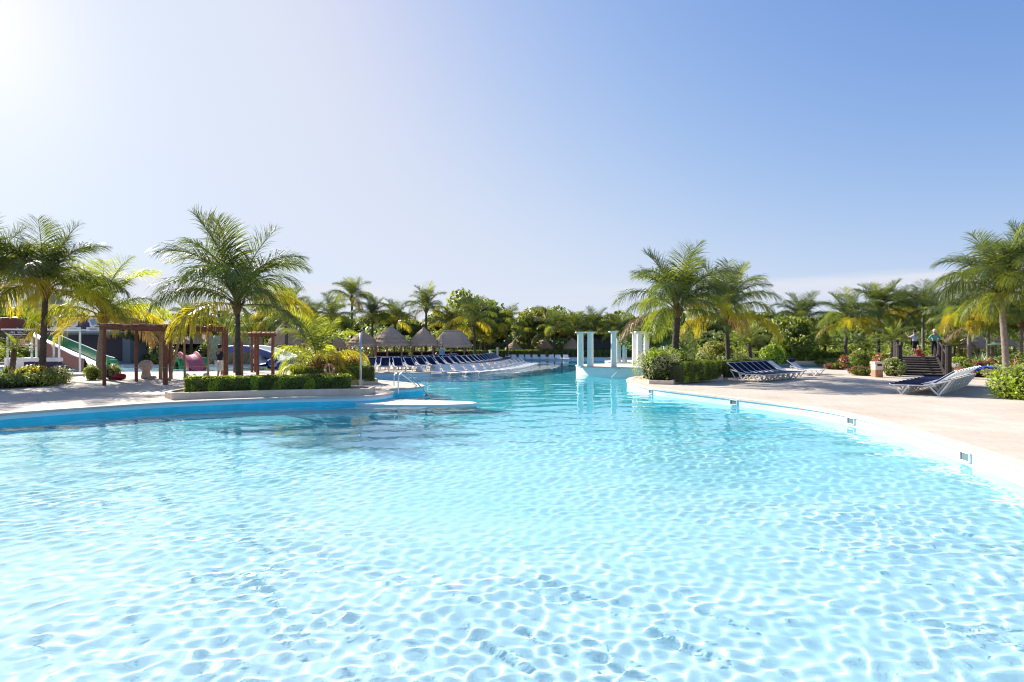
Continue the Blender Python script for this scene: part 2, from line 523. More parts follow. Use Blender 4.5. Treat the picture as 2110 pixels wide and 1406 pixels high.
M['frond_b'] = leafmat('brown_palm_frond', (0.17, 0.115, 0.05), 0.3, (0.45, 0.27, 0.08))
M['leaf'] = leafmat('tree_leaf', (0.10, 0.13, 0.038), 0.42, (0.48, 0.54, 0.06), scale=0.6)
M['leaf_d'] = leafmat('dark_tree_leaf', (0.075, 0.105, 0.038), 0.38, (0.34, 0.43, 0.06), scale=0.6)
M['leaf_y'] = leafmat('pale_tree_leaf', (0.16, 0.17, 0.04), 0.4, (0.58, 0.55, 0.10), scale=0.8)
M['hedge'] = leafmat('hedge_leaf', (0.14, 0.175, 0.035), 0.42, (0.38, 0.46, 0.03), scale=1.6, vary=0.5)
M['hedge_l'] = leafmat('bright_hedge_leaf', (0.28, 0.36, 0.035), 0.4, (0.58, 0.72, 0.03), scale=1.6, vary=0.4)
M['varieg'] = leafmat('variegated_leaf', (0.24, 0.26, 0.12), 0.35, (0.60, 0.60, 0.25), scale=5, vary=0.6)
M['core'] = mat('twiggy_core', (0.075, 0.08, 0.035), 0.95, 0.05, noise=0.5, scale=12, bump=1.0, bscale=20)
M['redleaf'] = leafmat('red_croton_leaf', (0.13, 0.06, 0.04), 0.35, (0.55, 0.12, 0.04), scale=5, vary=0.6)
M['redflower'] = leafmat('red_flower', (0.38, 0.12, 0.08), 0.35, (0.6, 0.16, 0.1), scale=4)
M['pinkflower'] = leafmat('pink_flower', (0.50, 0.09, 0.14), 0.35, (0.8, 0.2, 0.25), scale=4)
M['yflower'] = leafmat('yellow_leaf', (0.50, 0.42, 0.03), 0.35, (0.85, 0.7, 0.05), scale=4)
M['agave'] = leafmat('pale_agave_leaf', (0.30, 0.38, 0.20), 0.25, (0.5, 0.6, 0.25))
M['grassleaf'] = leafmat('grass_blade', (0.11, 0.15, 0.04), 0.35, (0.45, 0.5, 0.08))
def thatch_material():
    m = mat('palm_thatch', (0.17, 0.14, 0.125), 0.95, 0.1)
    nt = m.node_tree; n, l = nt.nodes, nt.links
    b = n['Principled BSDF']; tc = n.new('ShaderNodeTexCoord')
    mp = n.new('ShaderNodeMapping'); mp.inputs['Scale'].default_value = (16, 16, 1.6)
    l.new(tc.outputs['Object'], mp.inputs[0])
    nz = n.new('ShaderNodeTexNoise'); nz.inputs['Scale'].default_value = 1.0; nz.inputs['Detail'].default_value = 6; nz.inputs['Roughness'].default_value = 0.7
    l.new(mp.outputs[0], nz.inputs['Vector'])
    rp = n.new('ShaderNodeValToRGB')
    rp.color_ramp.elements[0].position = 0.3; rp.color_ramp.elements[0].color = (0.32, 0.225, 0.155, 1)
    rp.color_ramp.elements[1].position = 0.72; rp.color_ramp.elements[1].color = (0.68, 0.51, 0.37, 1)
    l.new(nz.outputs[0], rp.inputs[0]); l.new(rp.outputs[0], b.inputs['Base Color'])
    bp = n.new('ShaderNodeBump'); bp.inputs['Strength'].default_value = 1.0; bp.inputs['Distance'].default_value = 0.05
    l.new(nz.outputs[0], bp.inputs['Height']); l.new(bp.outputs[0], b.inputs['Normal'])
    return m
M['thatch'] = thatch_material()
def plain(name, c, rough=0.5, spec=0.3, **k): M[name] = mat(name, c, rough, spec, noise=k.pop('noise', 0.08), scale=k.pop('scale', 4), **k)
plain('skin', (0.36, 0.19, 0.12)); plain('hair', (0.02, 0.016, 0.014)); plain('shirt_dark', (0.025, 0.026, 0.04), 0.9)
plain('shirt_blue', (0.05, 0.28, 0.62), 0.9); plain('shirt_pale', (0.42, 0.46, 0.62), 0.9); plain('shirt_teal', (0.13, 0.36, 0.32), 0.9)
plain('shirt_red', (0.55, 0.04, 0.05), 0.9); plain('cloth_white', (0.62, 0.60, 0.56), 0.9); plain('cloth_black', (0.02, 0.02, 0.024), 0.9)
plain('purple_board', (0.035, 0.022, 0.085), 0.5); plain('slide_red', (0.26, 0.055, 0.04), 0.4); plain('slide_green', (0.03, 0.27, 0.10), 0.35)
plain('slide_pink', (0.55, 0.11, 0.15), 0.35); plain('slide_blue', (0.05, 0.07, 0.22), 0.35); plain('yellow_paint', (0.70, 0.44, 0.02), 0.4)
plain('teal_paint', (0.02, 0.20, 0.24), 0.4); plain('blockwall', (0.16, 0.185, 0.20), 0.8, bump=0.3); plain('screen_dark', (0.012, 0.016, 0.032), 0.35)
plain('stone_tan', (0.44, 0.34, 0.27), 0.9, noise=0.25, bump=0.8, bscale=10); plain('rockwall', (0.33, 0.31, 0.18), 0.9, noise=0.25, bump=0.8, bscale=6)
plain('bag_red', (0.26, 0.01, 0.02), 0.5); plain('ring_red', (0.50, 0.14, 0.13), 0.5); plain('ring_white', (0.72, 0.62, 0.58), 0.5)
plain('terrazzo', (0.46, 0.22, 0.12), 0.8, noise=0.6, scale=40); plain('bin_stone', (0.66, 0.55, 0.42), 0.8, noise=0.12); plain('umbrella_green', (0.06, 0.16, 0.07), 0.8)
plain('blue_towel', (0.03, 0.09, 0.50), 0.95); plain('skimmer', (0.10, 0.16, 0.17), 0.6); plain('print_pink', (0.65, 0.30, 0.30), 0.6); plain('print_blue', (0.20, 0.40, 0.62), 0.6)
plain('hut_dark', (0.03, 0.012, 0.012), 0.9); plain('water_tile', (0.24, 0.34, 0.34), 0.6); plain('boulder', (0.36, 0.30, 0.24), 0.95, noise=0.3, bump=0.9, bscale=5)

def water_material(name, tint, bump):
    m = bpy.data.materials.new(name); m.use_nodes = True
    nt = m.node_tree; n, l = nt.nodes, nt.links
    n.remove(n['Principled BSDF'])
    g = n.new('ShaderNodeBsdfGlass'); g.inputs['IOR'].default_value = 1.33; g.inputs['Roughness'].default_value = 0.0
    g.inputs['Color'].default_value = (*tint, 1)
    l.new(g.outputs[0], n['Material Output'].inputs[0])
    return m
M['water'] = water_material('pool_water', (0.955, 0.99, 1.0), 0)

# ------------------------------------------------------------------ ground, paving, pool
circle = lambda cx_, cy_, r, n=40: [(cx_ + r * math.cos(2 * math.pi * i / n), cy_ + r * math.sin(2 * math.pi * i / n)) for i in range(n)]
ISL1, ISL2 = (7.7, 37.75, 3.15), (12.1, 50.3, 3.3)

def big_outline(r):
    return [(-r, -r * 0.25), (r, -r * 0.25), (r, r), (-r, r)]
sheet('ground', big_outline(900), [offset(main, 0.10), offset(side_pool, 0.10), offset(kids_pool, 0.1)], -0.03, M['earth'])
pave_outer = spline([(-60, -8), (0, -9), (40, -8), (46, 8), (40, 22), (36, 34), (36, 52), (24, 57), (24, 66), (18, 71.5), (0, 72), (-12, 70), (-14, 56), (-19, 52), (-30, 54), (-48, 52), (-62, 30)], 5)
pav = sheet('pavement', pave_outer, [offset(main, 0.02), offset(side_pool, 0.02), offset(kids_pool, 0.02)], 0.0, M['paving'])

def coping(outline, parent=None, w=0.30, every=7):
    """rim of separate stones with open joints, each slightly overhanging the water"""
    z0, z1 = -0.055, 0.014
    L0, L1, L2, L3 = offset(outline, -0.035), offset(outline, -0.015), offset(outline, w), offset(outline, 0.01)
    n = len(outline); i = 0
    r = random.Random(n)
    while i < n:
        k = min(every, n - i)
        idx = [(i + j) % n for j in range(k + 1)]
        dz = r.uniform(-0.0015, 0.0025)
        rows = []
        for q, j in enumerate(idx):
            g = 0.0
            def pt(L, z):
                p = Vector((L[j][0], L[j][1], z))
                if q in (0, k):
                    o_ = idx[1] if q == 0 else idx[-2]
                    d = Vector((L[o_][0], L[o_][1], z)) - p
                    if d.length > 0: p = p + d.normalized() * 0.004
                return p
            rows.append([pt(L3, z0), pt(L0, z0), pt(L0, z1 - 0.008 + dz), pt(L1, z1 + dz), pt(L2, z1 + dz), pt(L2, 0.003)])
        mb = MB(); mb.add([v for rw in rows for v in rw], [(6 * a + c, 6 * a + c + 1, 6 * a + c + 7, 6 * a + c + 6) for a in range(k) for c in range(5)] + [tuple(range(5, -1, -1)), tuple(6 * k + c for c in range(6))])
        mb.build('coping_stone', M['coping'], parent)
        i += k
coping(main, pav); coping(side_pool, pav, 0.25, 5); coping(kids_pool, pav, 0.25, 6)

def grid_bed(name, outline, zf, m, step=0.5):
    o = sheet(name, offset(outline, 0.03), [], 0, m, zfun=zf)
    return o
bed = grid_bed('pool_floor', main, bed_z, M['bed'])
bed.cycles.is_caustics_receiver = True
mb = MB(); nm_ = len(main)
for i in range(nm_):          # left bank up to the peninsula: shade painted as bluer plaster, paler elsewhere
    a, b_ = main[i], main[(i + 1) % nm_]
    shade_bank = a[0] < -3.0 and a[1] < 24.5
    zs = -0.165 if shade_bank else WATER - 0.03
    mb.add([(*a, -2.3), (*b_, -2.3), (*b_, zs), (*a, zs)], [(3, 2, 1, 0)], 1 if shade_bank else 2)
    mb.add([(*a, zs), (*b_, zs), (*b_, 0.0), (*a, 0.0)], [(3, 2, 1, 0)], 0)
pw = mb.build('pool_wall', [M['wallp'], M['shadewall'], M['palewall']]); tag(pw, kind='structure'); pw.cycles.is_caustics_receiver = True

for nm, pool in (('side', side_pool), ('kids', kids_pool)):
    mb = MB(); band(mb, pool, -0.9, -0.02, inward=True)
    tag(mb.build('pool_wall', M['water_tile'] if nm == 'side' else M['wallp']), kind='structure')
    b2 = sheet('pool_floor', offset(pool, 0.03), [], -0.6, M['wallp']); b2.cycles.is_caustics_receiver = True
# low raised wall along the far side of the side pool
mb = MB()
far_edge = [p for p in offset(side_pool, 0.28) if p[1] > 46.3]
far_edge.sort()
for a, b_ in zip(far_edge[:-1], far_edge[1:]):
    d = Vector((b_[0] - a[0], b_[1] - a[1]))
    mb.box(((a[0] + b_[0]) / 2, (a[1] + b_[1]) / 2, 0.13), (d.length + 0.03, 0.25, 0.27), math.atan2(d.y, d.x))
tag(mb.build('low_wall', M['curb']), 'low grey wall along the far edge of the small side pool', 'wall')
wm = ripples(); wm.materials.append(M['water'])
pwat = obj('pool_water', wm); tag(pwat, kind='structure'); pwat.cycles.is_caustics_caster = True

def small_water(outline, z, seed):
    xs = [p[0] for p in outline]; ys_ = [p[1] for p in outline]
    X, Y = np.meshgrid(np.arange(min(xs) - .3, max(xs) + .3, 0.12), np.arange(min(ys_) - .3, max(ys_) + .3, 0.12))
    rg = np.random.RandomState(seed); H = np.zeros_like(X)
    for i in range(14):
        lam = 0.5 * 3 ** rg.rand(); th = rg.rand() * 6.28; k = 6.283 / lam
        H += 0.0014 * np.sin(k * (X * math.cos(th) + Y * math.sin(th)) + rg.rand() * 6.28)
    # keep only the cells under which the basin lies
    from mathutils.geometry import intersect_point_tri_2d
    r_, c_ = X.shape
    poly = np.array(outline)
    def inside(x, y):
        c = np.zeros(x.shape, bool); n = len(poly); j = n - 1
        for i in range(n):
            xi, yi = poly[i]; xj, yj = poly[j]
            cond = ((yi > y) != (yj > y)) & (x < (xj - xi) * (y - yi) / (yj - yi + 1e-12) + xi)
            c ^= cond; j = i
        return c
    ins = inside(X, Y)
    keep = ins[:-1, :-1] | ins[1:, :-1] | ins[:-1, 1:] | ins[1:, 1:]
    ii = np.arange(r_ * c_).reshape(r_, c_)
    F = np.stack([ii[:-1, :-1], ii[:-1, 1:], ii[1:, 1:], ii[1:, :-1]], -1)[keep]
    used = np.unique(F); mp = -np.ones(r_ * c_, int); mp[used] = np.arange(len(used))
    V = np.stack([X.ravel(), Y.ravel(), H.ravel() + z], -1)[used]
    me = bpy.data.meshes.new('pool_water'); me.from_pydata(V.tolist(), [], mp[F].tolist())
    me.polygons.foreach_set('use_smooth', [True] * len(F)); me.materials.append(M['water'])
    o = tag(obj('pool_water', me), kind='structure'); o.cycles.is_caustics_caster = True
small_water(side_pool, -0.25, 5)
small_water(kids_pool, -0.12, 6)

# raised round platforms of the columns, standing in the pool
def platform(c, top, label, name='column_platform'):
    t = thing(name, label, 'platform', (c[0], c[1], 0))
    r = c[2]
    mb = MB(); mb.lathe([(r, -1.95), (r, top - 0.06)], n=56, cap=False); w_ = mb.build('wall', M['whitep'], t, smooth=True)
    w_.cycles.is_caustics_receiver = True
    mb = MB(); mb.lathe([(r + 0.05, top - 0.06), (r + 0.05, top - 0.01), (r + 0.03, top), (0.02, top)], n=56); mb.build('paved_top', M['coping'], t)
    return t
platform(ISL1, 0.30, 'round white platform in the pool with the tall columns near the steps')
platform(ISL2, 0.15, 'smaller round white platform farther down the pool with short columns')

# submerged shelf with the in-water loungers, and the white entry step at the end of the peninsula
shelf = spline([(-9.6, 32.0), (-8.0, 33.1), (-6.0, 33.2), (-4.6, 33.4), (-2.9, 34.6), (-0.4, 37.9), (1.7, 40.9), (3.6, 45.4), (4.8, 50.0), (4.4, 55), (2.6, 60.5), (-2.5, 60.0), (-0.5, 52), (-1, 47), (-2.2, 42.9), (-4, 38.8), (-6.5, 35.8), (-9.5, 35)], 5)
if area(shelf) < 0: shelf = shelf[::-1]
mb = MB(); band(mb, shelf, -1.95, -0.44); o = mb.build('lounging_shelf', M['whitep']); tag(o, kind='structure'); o.cycles.is_caustics_receiver = True
o = sheet('shelf_top', shelf, [], -0.44, M['whitep']); o.cycles.is_caustics_receiver = True
edge_in = offset(shelf, -0.28)
mb = MB()
n = len(shelf)
mb.add([(x, y, -0.287) for x, y in shelf] + [(x, y, -0.287) for x, y in edge_in] + [(x, y, -0.45) for x, y in shelf] + [(x, y, -0.45) for x, y in edge_in],
       [(i, (i + 1) % n, n + (i + 1) % n, n + i) for i in range(n)] + [(2 * n + i, 2 * n + (i + 1) % n, (i + 1) % n, i) for i in range(n)] + [(n + i, n + (i + 1) % n, 3 * n + (i + 1) % n, 3 * n + i) for i in range(n)])
o = mb.build('shelf_rim', M['whitep']); tag(o, kind='structure')
farsh = [(-2.3, 63.6), (0, 64.4), (6, 64.8), (12, 64.6), (17, 63), (19.3, 63.5), (18, 68), (0, 68.4), (-3, 66)]
o = sheet('shelf_top', farsh, [], -0.42, M['whitep']); o.cycles.is_caustics_receiver = True
mb = MB(); band(mb, farsh if area(farsh) > 0 else farsh[::-1], -1.95, -0.42); tag(mb.build('lounging_shelf', M['whitep']), kind='structure')

step = [(-5.6, 19.1), (-4.4, 18.55), (-2.6, 18.5), (-1.6, 18.75), (-1.28, 19.1), (-1.5, 19.5), (-2.6, 19.85), (-4.2, 20.2), (-4.9, 20.6), (-5.4, 20.2)]
step = spline(step, 4)
if area(step) < 0: step = step[::-1]
t = thing('entry_step', 'white curved step standing just above the water at the tip of the peninsula', 'step')
mb = MB(); band(mb, step, -1.8, -0.225); mb.build('riser', M['whitep'], t)
o = sheet('tread', step, [], -0.225, M['white'], kind=None); o.parent = t
if 'kind' in o: del o['kind']
# stepped ledge of the notch
for k, (dz, dd) in enumerate(((-0.55, 0.0), (-0.8, 0.5))):
    pass

# skimmer openings in the right-hand wall
def nearest_wall(px, py):
    x, y = at(px, py, -0.13)
    best = min(range(len(main)), key=lambda i: (main[i][0] - x) ** 2 + (main[i][1] - y) ** 2)
    a, b_ = main[best - 1], main[(best + 1) % len(main)]
    return main[best], math.atan2(b_[1] - a[1], b_[0] - a[0])
for k, (px, py, lab) in enumerate(((1978, 940, 'skimmer opening in the white pool wall closest to the viewer'), (1722, 866, 'second skimmer opening in the white wall, below the bare paving'),
                                    (1497, 829, 'third skimmer opening in the white wall, below the row of navy loungers'), (1338, 806, 'small skimmer opening in the white wall below the variegated bush'))):
    (x, y), a = nearest_wall(px, py)
    t = thing('pool_skimmer', lab, 'skimmer', (x, y, 0), a, 'skimmers in the pool wall')
    mb = MB()
    for (cx_, cz, sx, sz) in ((0, -0.066, 0.31, 0.018), (0, -0.222, 0.30, 0.014), (-0.144, -0.145, 0.014, 0.14), (0.144, -0.145, 0.014, 0.14)):
        mb.box((cx_, 0.018, cz), (sx, 0.036, sz))
    mb.build('frame', M['whitep'], t)
    mb = MB(); mb.box((0, 0.006, -0.145), (0.28, 0.010, 0.142)); mb.build('flap', M['skimmer'], t)  # no recess is cut; its shade is put into the dark colour

# ------------------------------------------------------------------ plants
rg = np.random.RandomState(11)

def quads(P, N, size, aspect=1.6, name='leaves', mats=None, parent=None, jitter=0.7, mi=None):
    """one small pointed leaf at each point P, facing about N: all in ONE mesh"""
    n = len(P)
    N = N + rg.randn(n, 3) * jitter
    N /= np.linalg.norm(N, axis=1)[:, None] + 1e-9
    A = np.cross(N, rg.randn(n, 3)); A /= np.linalg.norm(A, axis=1)[:, None] + 1e-9
    B = np.cross(N, A)
    s = (size * (0.6 + 0.8 * rg.rand(n)))[:, None]
    A = A * s * aspect * 0.5; B = B * s * 0.5
    V = np.stack([P - A, P + B * 0.8 + N * s * 0.08, P + A, P - B * 0.8 + N * s * 0.08], 1).reshape(-1, 3)
    me = bpy.data.meshes.new(name)
    me.vertices.add(4 * n); me.vertices.foreach_set('co', V.ravel())
    me.loops.add(4 * n); me.loops.foreach_set('vertex_index', np.arange(4 * n, dtype=np.int32))
    me.polygons.add(n); me.polygons.foreach_set('loop_start', np.arange(0, 4 * n, 4, dtype=np.int32)); me.polygons.foreach_set('loop_total', np.full(n, 4, dtype=np.int32))
    if mi is not None: me.polygons.foreach_set('material_index', mi.astype(np.int32))
    me.update(calc_edges=True)
    for m in (mats if isinstance(mats, (list, tuple)) else [mats]): me.materials.append(m)
    return me

def noise3(P, f, seed):
    r = np.random.RandomState(seed); v = np.zeros(len(P))
    for i in range(5):
        k = r.randn(3) * f; v += np.sin(P @ k + r.rand() * 6.28)
    return v / 5

def frond_mesh(L, e0, bend, seed, nl=46, lw=0.05, ll=0.27, hang=0.6, mats=None, stiff=False):
    """a feather palm leaf growing out along +x from the origin: stalk plus folded leaflets"""
    r = random.Random(seed)
    N = 16; pts = []; x = z = 0.0; y = 0.0
    side = r.uniform(-0.25, 0.25)
    for i in range(N + 1):
        s = i / N
        pts.append(Vector((x, y, z)))
        th = R(e0 - bend * s ** 1.35); yw = side * s
        x += math.cos(th) * math.cos(yw) * L / N; y += math.cos(th) * math.sin(yw) * L / N; z += math.sin(th) * L / N
    mb = MB()
    mb.tube(pts, [0.028 * (1 - 0.85 * i / N) * (L / 3) ** 0.5 + 0.003 for i in range(N + 1)], 4, 0)
    def P(s):
        f = s * N; i = min(int(f), N - 1); t = f - i
        return pts[i].lerp(pts[i + 1], t), (pts[i + 1] - pts[i]).normalized()
    for i in range(nl):
        s = 0.13 + 0.865 * i / (nl - 1)
        prof = (min(1, (s - 0.06) / 0.28) ** 0.7) * (1 - max(0, (s - 0.62) / 0.38) ** 1.6 * 0.72)
        for sd_ in (-1, 1):
            p, d = P(min(0.999, s + r.uniform(-0.006, 0.006)))
            sidev = Vector((-d.y, d.x, 0))
            if sidev.length < 1e-3: sidev = Vector((0, 1, 0))
            sidev.normalize(); up = d.cross(sidev)
            if up.z < 0: up = -up
            sidev *= sd_
            sweep = R(64 - 30 * s + r.uniform(-10, 10)) if not stiff else R(50 - 20 * s + r.uniform(-4, 4))
            lift = R(22 + r.uniform(-16, 14))
            dr = (sidev * math.sin(sweep) + d * math.cos(sweep)) * math.cos(lift) + up * math.sin(lift)
            ln = L * ll * prof * r.uniform(0.8, 1.12)
            w = lw * r.uniform(0.75, 1.15) * (0.6 + 0.4 * prof)
            hg = hang * r.uniform(0.6, 1.35)
            q = [p]; cur = dr.copy(); pp = p
            for k in range(3):
                cur = (cur + Vector((0, 0, -hg * (0.28 + 0.33 * k)))).normalized()
                pp = pp + cur * ln / 3; q.append(pp)
            wd = cur.cross(up).normalized() if cur.cross(up).length > 1e-3 else d.copy()
            wd = (d * 0.75 + wd * 0.5 + up * r.uniform(-0.4, 0.4)).normalized()
            ws = [w * 0.45, w, w * 0.8, w * 0.12]
            vv = []
            for a, b_ in zip(q, ws): vv += [a - wd * b_ / 2, a + wd * b_ / 2]
            mb.add(vv, [(0, 1, 3, 2), (2, 3, 5, 4), (4, 5, 7, 6)], 1)
    me = mb.mesh('frond')
    for m in mats: me.materials.append(m)
    return me

FR = {}
CLS = {'up': (80, 46, 0.3), 'high': (64, 84, 0.6), 'mid': (46, 104, 1.0), 'low': (30, 92, 1.3), 'hang': (10, 80, 1.5)}
def frond(cls, k, pal):
    key = (cls, k, pal)
    if key not in FR:
        e0, bd, hg = CLS[cls]
        r = random.Random(hash((CLS[cls], k)) & 0xffff)
        mats = {'g': (M['rachis'], M['frond']), 'l': (M['rachis'], M['frond_l']), 'y': (M['rachis_y'], M['frond_y']), 'b': (M['rachis_y'], M['frond_b']), 'k': (M['rachis_y'], M['frond_k'])}[pal]
        base = FR.get((cls, k, 'mesh'))
        FR[key] = frond_mesh(3.0, e0 + r.uniform(-7, 7), bd + r.uniform(-14, 14), 100 * k + len(cls), 84, 0.034, 0.355, hg, mats)
    return FR[key]

def trunk_mesh(h, r0, r1, lean, seed, boots=True):
    r = random.Random(seed)
    n = max(10, int(h / 0.11)); pts = []; rad = []
    ax = r.uniform(-0.06, 0.06)
    for i in range(n + 1):
        s = i / n
        pts.append((lean[0] * s ** 1.4 + ax * math.sin(s * 5), lean[1] * s ** 1.4, h * s))
        q = r0 + (r1 - r0) * s + 0.35 * r0 * max(0, 1 - s * 7) + (0.012 if i % 2 else -0.004) + r.uniform(-0.004, 0.004)
        rad.append(q)
    mb = MB(); mb.tube(pts, rad, 12)
    return mb, Vector(pts[-1])

def palm(label, x, y, z0, top, L, seed, r0=0.14, lean=(0, 0), nf=(4, 5, 6, 5, 3), yel=0.5, light=0.35, group='coconut palms round the pool', bark='bark', name='palm_tree', cat='palm tree', rot=None, brown=0.12, lime=0.0):
    r = random.Random(seed)
    t = thing(name, label, cat, (x, y, z0), 0, group)
    h = top - z0
    mb, tip = trunk_mesh(h, r0, r0 * 0.72, lean, seed)
    mb.build('trunk', M[bark], t, smooth=True)
    cb = MB()
    cb.tube([tip + Vector((0, 0, -0.35)), tip + Vector((0, 0, -0.1)), tip + Vector((0, 0, 0.2)), tip + Vector((0, 0, 0.55))], [r0 * 0.8, r0 * 1.5, r0 * 1.25, r0 * 0.3], 10)
    for k in range(9):
        a = k * 2.4; cb.tube([tip + Vector((math.cos(a) * r0, math.sin(a) * r0, -0.1)), tip + Vector((math.cos(a) * r0 * 2.6, math.sin(a) * r0 * 2.6, 0.18 + 0.1 * (k % 3)))], [0.05, 0.02], 4)
    cb.build('crown_base', M['fibre'], t, smooth=True)
    a = r.uniform(0, 6.28)
    for ci, (cls, n) in enumerate(zip(('up', 'high', 'mid', 'low', 'hang'), nf)):
        for k in range(n):
            a += 2.39996 + r.uniform(-0.25, 0.25)
            pal = 'g'
            if cls in ('low', 'hang'):
                u = r.random()
                pal = 'y' if u < yel * (1.0 if cls == 'hang' else 0.6) else ('l' if u < yel + light else 'g')
                if cls == 'hang' and r.random() < brown: pal = 'b'
            elif r.random() < light * (0.9 if cls == 'mid' else 0.5): pal = 'l'
            if r.random() < lime and pal != 'y': pal = 'k'
            f = obj('frond', frond(cls, r.randrange(3), pal), None, t, tip + Vector((math.cos(a) * r0 * 0.6, math.sin(a) * r0 * 0.6, 0.1 + 0.10 * (3 - ci))))
            f.rotation_euler = (r.uniform(-0.08, 0.08), r.uniform(-0.08, 0.08), a)
            s = L / 3.0 * r.uniform(0.86, 1.1) * (0.92 if cls == 'up' else 1)
            f.scale = (s, s, s)
    return t

def crown_mesh(seed, r=2.2, h=3.2, n=5200, size=0.2, mats=None, lobes=11, name='crown', flat=0.75):
    rr = np.random.RandomState(seed)
    P, Nn, W = [], [], []
    for i in range(lobes):
        a = rr.rand() * 6.283; d = r * 0.62 * math.sqrt(rr.rand()) * (1.0 if i else 0)
        zc = h * (0.32 + 0.45 * rr.rand())
        c = np.array([math.cos(a) * d, math.sin(a) * d, zc])
        rad = r * (0.34 + 0.26 * rr.rand())
        m = n // lobes
        v = rr.randn(m, 3); v /= np.linalg.norm(v, axis=1)[:, None]
        q = rad * (0.72 + 0.36 * rr.rand(m) ** 0.7)[:, None]
        p = c + v * q * np.array([1, 1, flat])
        P.append(p); Nn.append(v)
    P = np.concatenate(P); Nn = np.concatenate(Nn)
    keep = noise3(P, 2.4 / r * 2.2, seed) > -0.22
    P, Nn = P[keep], Nn[keep]
    if mats is None: mats = M['leaf']
    mi = (noise3(P, 1.3, seed + 9) > 0.12).astype(int) if isinstance(mats, tuple) else None
    return quads(P, Nn, size, 1.7, name, mats, mi=mi)

CR = {}
def tree(label, x, y, h, r, seed, pal='leaf', name='broadleaf_tree', cat='tree', group='trees behind the pool', z0=0.0, th=0.45, size=None, n=5200):
    key = (pal, seed % 4, n)
    if key not in CR:
        mm = {'leaf': (M['leaf'], M['leaf_d']), 'dark': (M['leaf_d'], M['leaf']), 'pale': (M['leaf_y'], M['leaf']), 'bright': (M['leaf'], M['hedge'])}[pal]
        CR[key] = crown_mesh(40 + seed % 4 * 7 + len(pal), 2.4, 3.4, n, 0.22 if size is None else size, mm)
    t = thing(name, label, cat, (x, y, z0), 0, group)
    rr = random.Random(seed)
    mb = MB(); ht = h * th
    mb.tube([(0, 0, -0.1), (0.05, 0, ht * .5), (-0.04, 0.04, ht), (0, 0, h * 0.78)], [0.17, 0.13, 0.1, 0.03], 8)
    for k in range(5):
        a = k * 1.3 + rr.random(); mb.tube([(0, 0, ht * (0.7 + 0.07 * k)), (math.cos(a) * r * .3, math.sin(a) * r * .3, ht + h * .15), (math.cos(a) * r * .62, math.sin(a) * r * .62, h * (.62 + .06 * k * .5))], [0.08, 0.05, 0.015], 6)
    mb.build('trunk', M['branch'], t, smooth=True)
    c = obj('crown', CR[key], None, t, (0, 0, h * 0.22), (0, 0, rr.uniform(0, 6.28)))
    s = r / 2.2; c.scale = (s, s, (h * 0.78) / 3.2)
    return t

def hedge(label, pts, w, h, z0=0.0, pal='hedge', size=0.075, dens=520, name='clipped_hedge', cat='hedge', group=None, pal2=None, rough=0.05):
    """a clipped hedge along a line: leaf shell over a twiggy core"""
    t = thing(name, label, cat, (pts[0][0], pts[0][1], z0), 0, group)
    o = np.array([pts[0][0], pts[0][1]])
    Ps, Ns = [], []
    core = MB()
    for (a, b_) in zip(pts[:-1], pts[1:]):
        a_, b2 = np.array(a) - o, np.array(b_) - o
        d = b2 - a_; ln = np.linalg.norm(d); d = d / ln; nn = np.array([-d[1], d[0]])
        m = int(dens * ln * (w + 2 * h))
        u = rg.rand(m) * (ln + 0.15) - 0.07
        k = rg.rand(m) * (w + 2 * h)
        off = np.where(k < h, -w / 2, np.where(k < h + w, k - h - w / 2, w / 2))
        zz = np.where(k < h, k, np.where(k < h + w, h, 2 * h + w - k))
        P = np.stack([a_[0] + d[0] * u + nn[0] * off, a_[1] + d[1] * u + nn[1] * off, zz], 1)
        N = np.stack([np.where(k < h, -nn[0], np.where(k < h + w, 0, nn[0])), np.where(k < h, -nn[1], np.where(k < h + w, 0, nn[1])), np.where((k >= h) & (k < h + w), 1.0, 0.1)], 1)
        # rounded shoulders, bulges and dents
        bul = noise3(P + 7, 3.2, 5) * rough + noise3(P, 9, 6) * rough * 0.6
        P = P + N * (bul + rg.randn(m) * 0.022)[:, None]
        sh = np.clip((P[:, 2] - h * 0.72) / (h * 0.28), 0, 1.2)
        cx_ = a_[None, :] + d[None, :] * u[:, None]
        P[:, :2] = cx_ + (P[:, :2] - cx_) * (1 - 0.16 * sh ** 2)[:, None]
        Ps.append(P); Ns.append(N)
        c = (a_ + b2) / 2
        core.box((c[0], c[1], h * 0.46), (ln + w * 0.3, w * 0.8, h * 0.88), math.atan2(d[1], d[0]), bev=0.05)
    # ends
    for e, other in ((0, 1), (-1, -2)):
        p, q = np.array(pts[e]) - o, np.array(pts[other]) - o
        d = (p - q) / np.linalg.norm(p - q); nn = np.array([-d[1], d[0]])
        m = int(dens * w * h * 1.2)
        u = (rg.rand(m) - 0.5) * w * 0.95; zz = rg.rand(m) * h
        P = np.stack([p[0] + d[0] * 0.06 + nn[0] * u, p[1] + d[1] * 0.06 + nn[1] * u, zz], 1)
        P += rg.randn(m, 3) * 0.03
        Ps.append(P); Ns.append(np.tile([d[0], d[1], 0.1], (m, 1)))
    P = np.concatenate(Ps); N = np.concatenate(Ns)
    mats = (M[pal], M[pal2]) if pal2 else M[pal]
    mi = (noise3(P, 5, 3) > 0.15).astype(int) if pal2 else None
    obj('foliage', quads(P, N, size, 1.5, 'foliage', mats, mi=mi, jitter=0.55), None, t)
    core.build('twigs', M['core'], t)
    return t

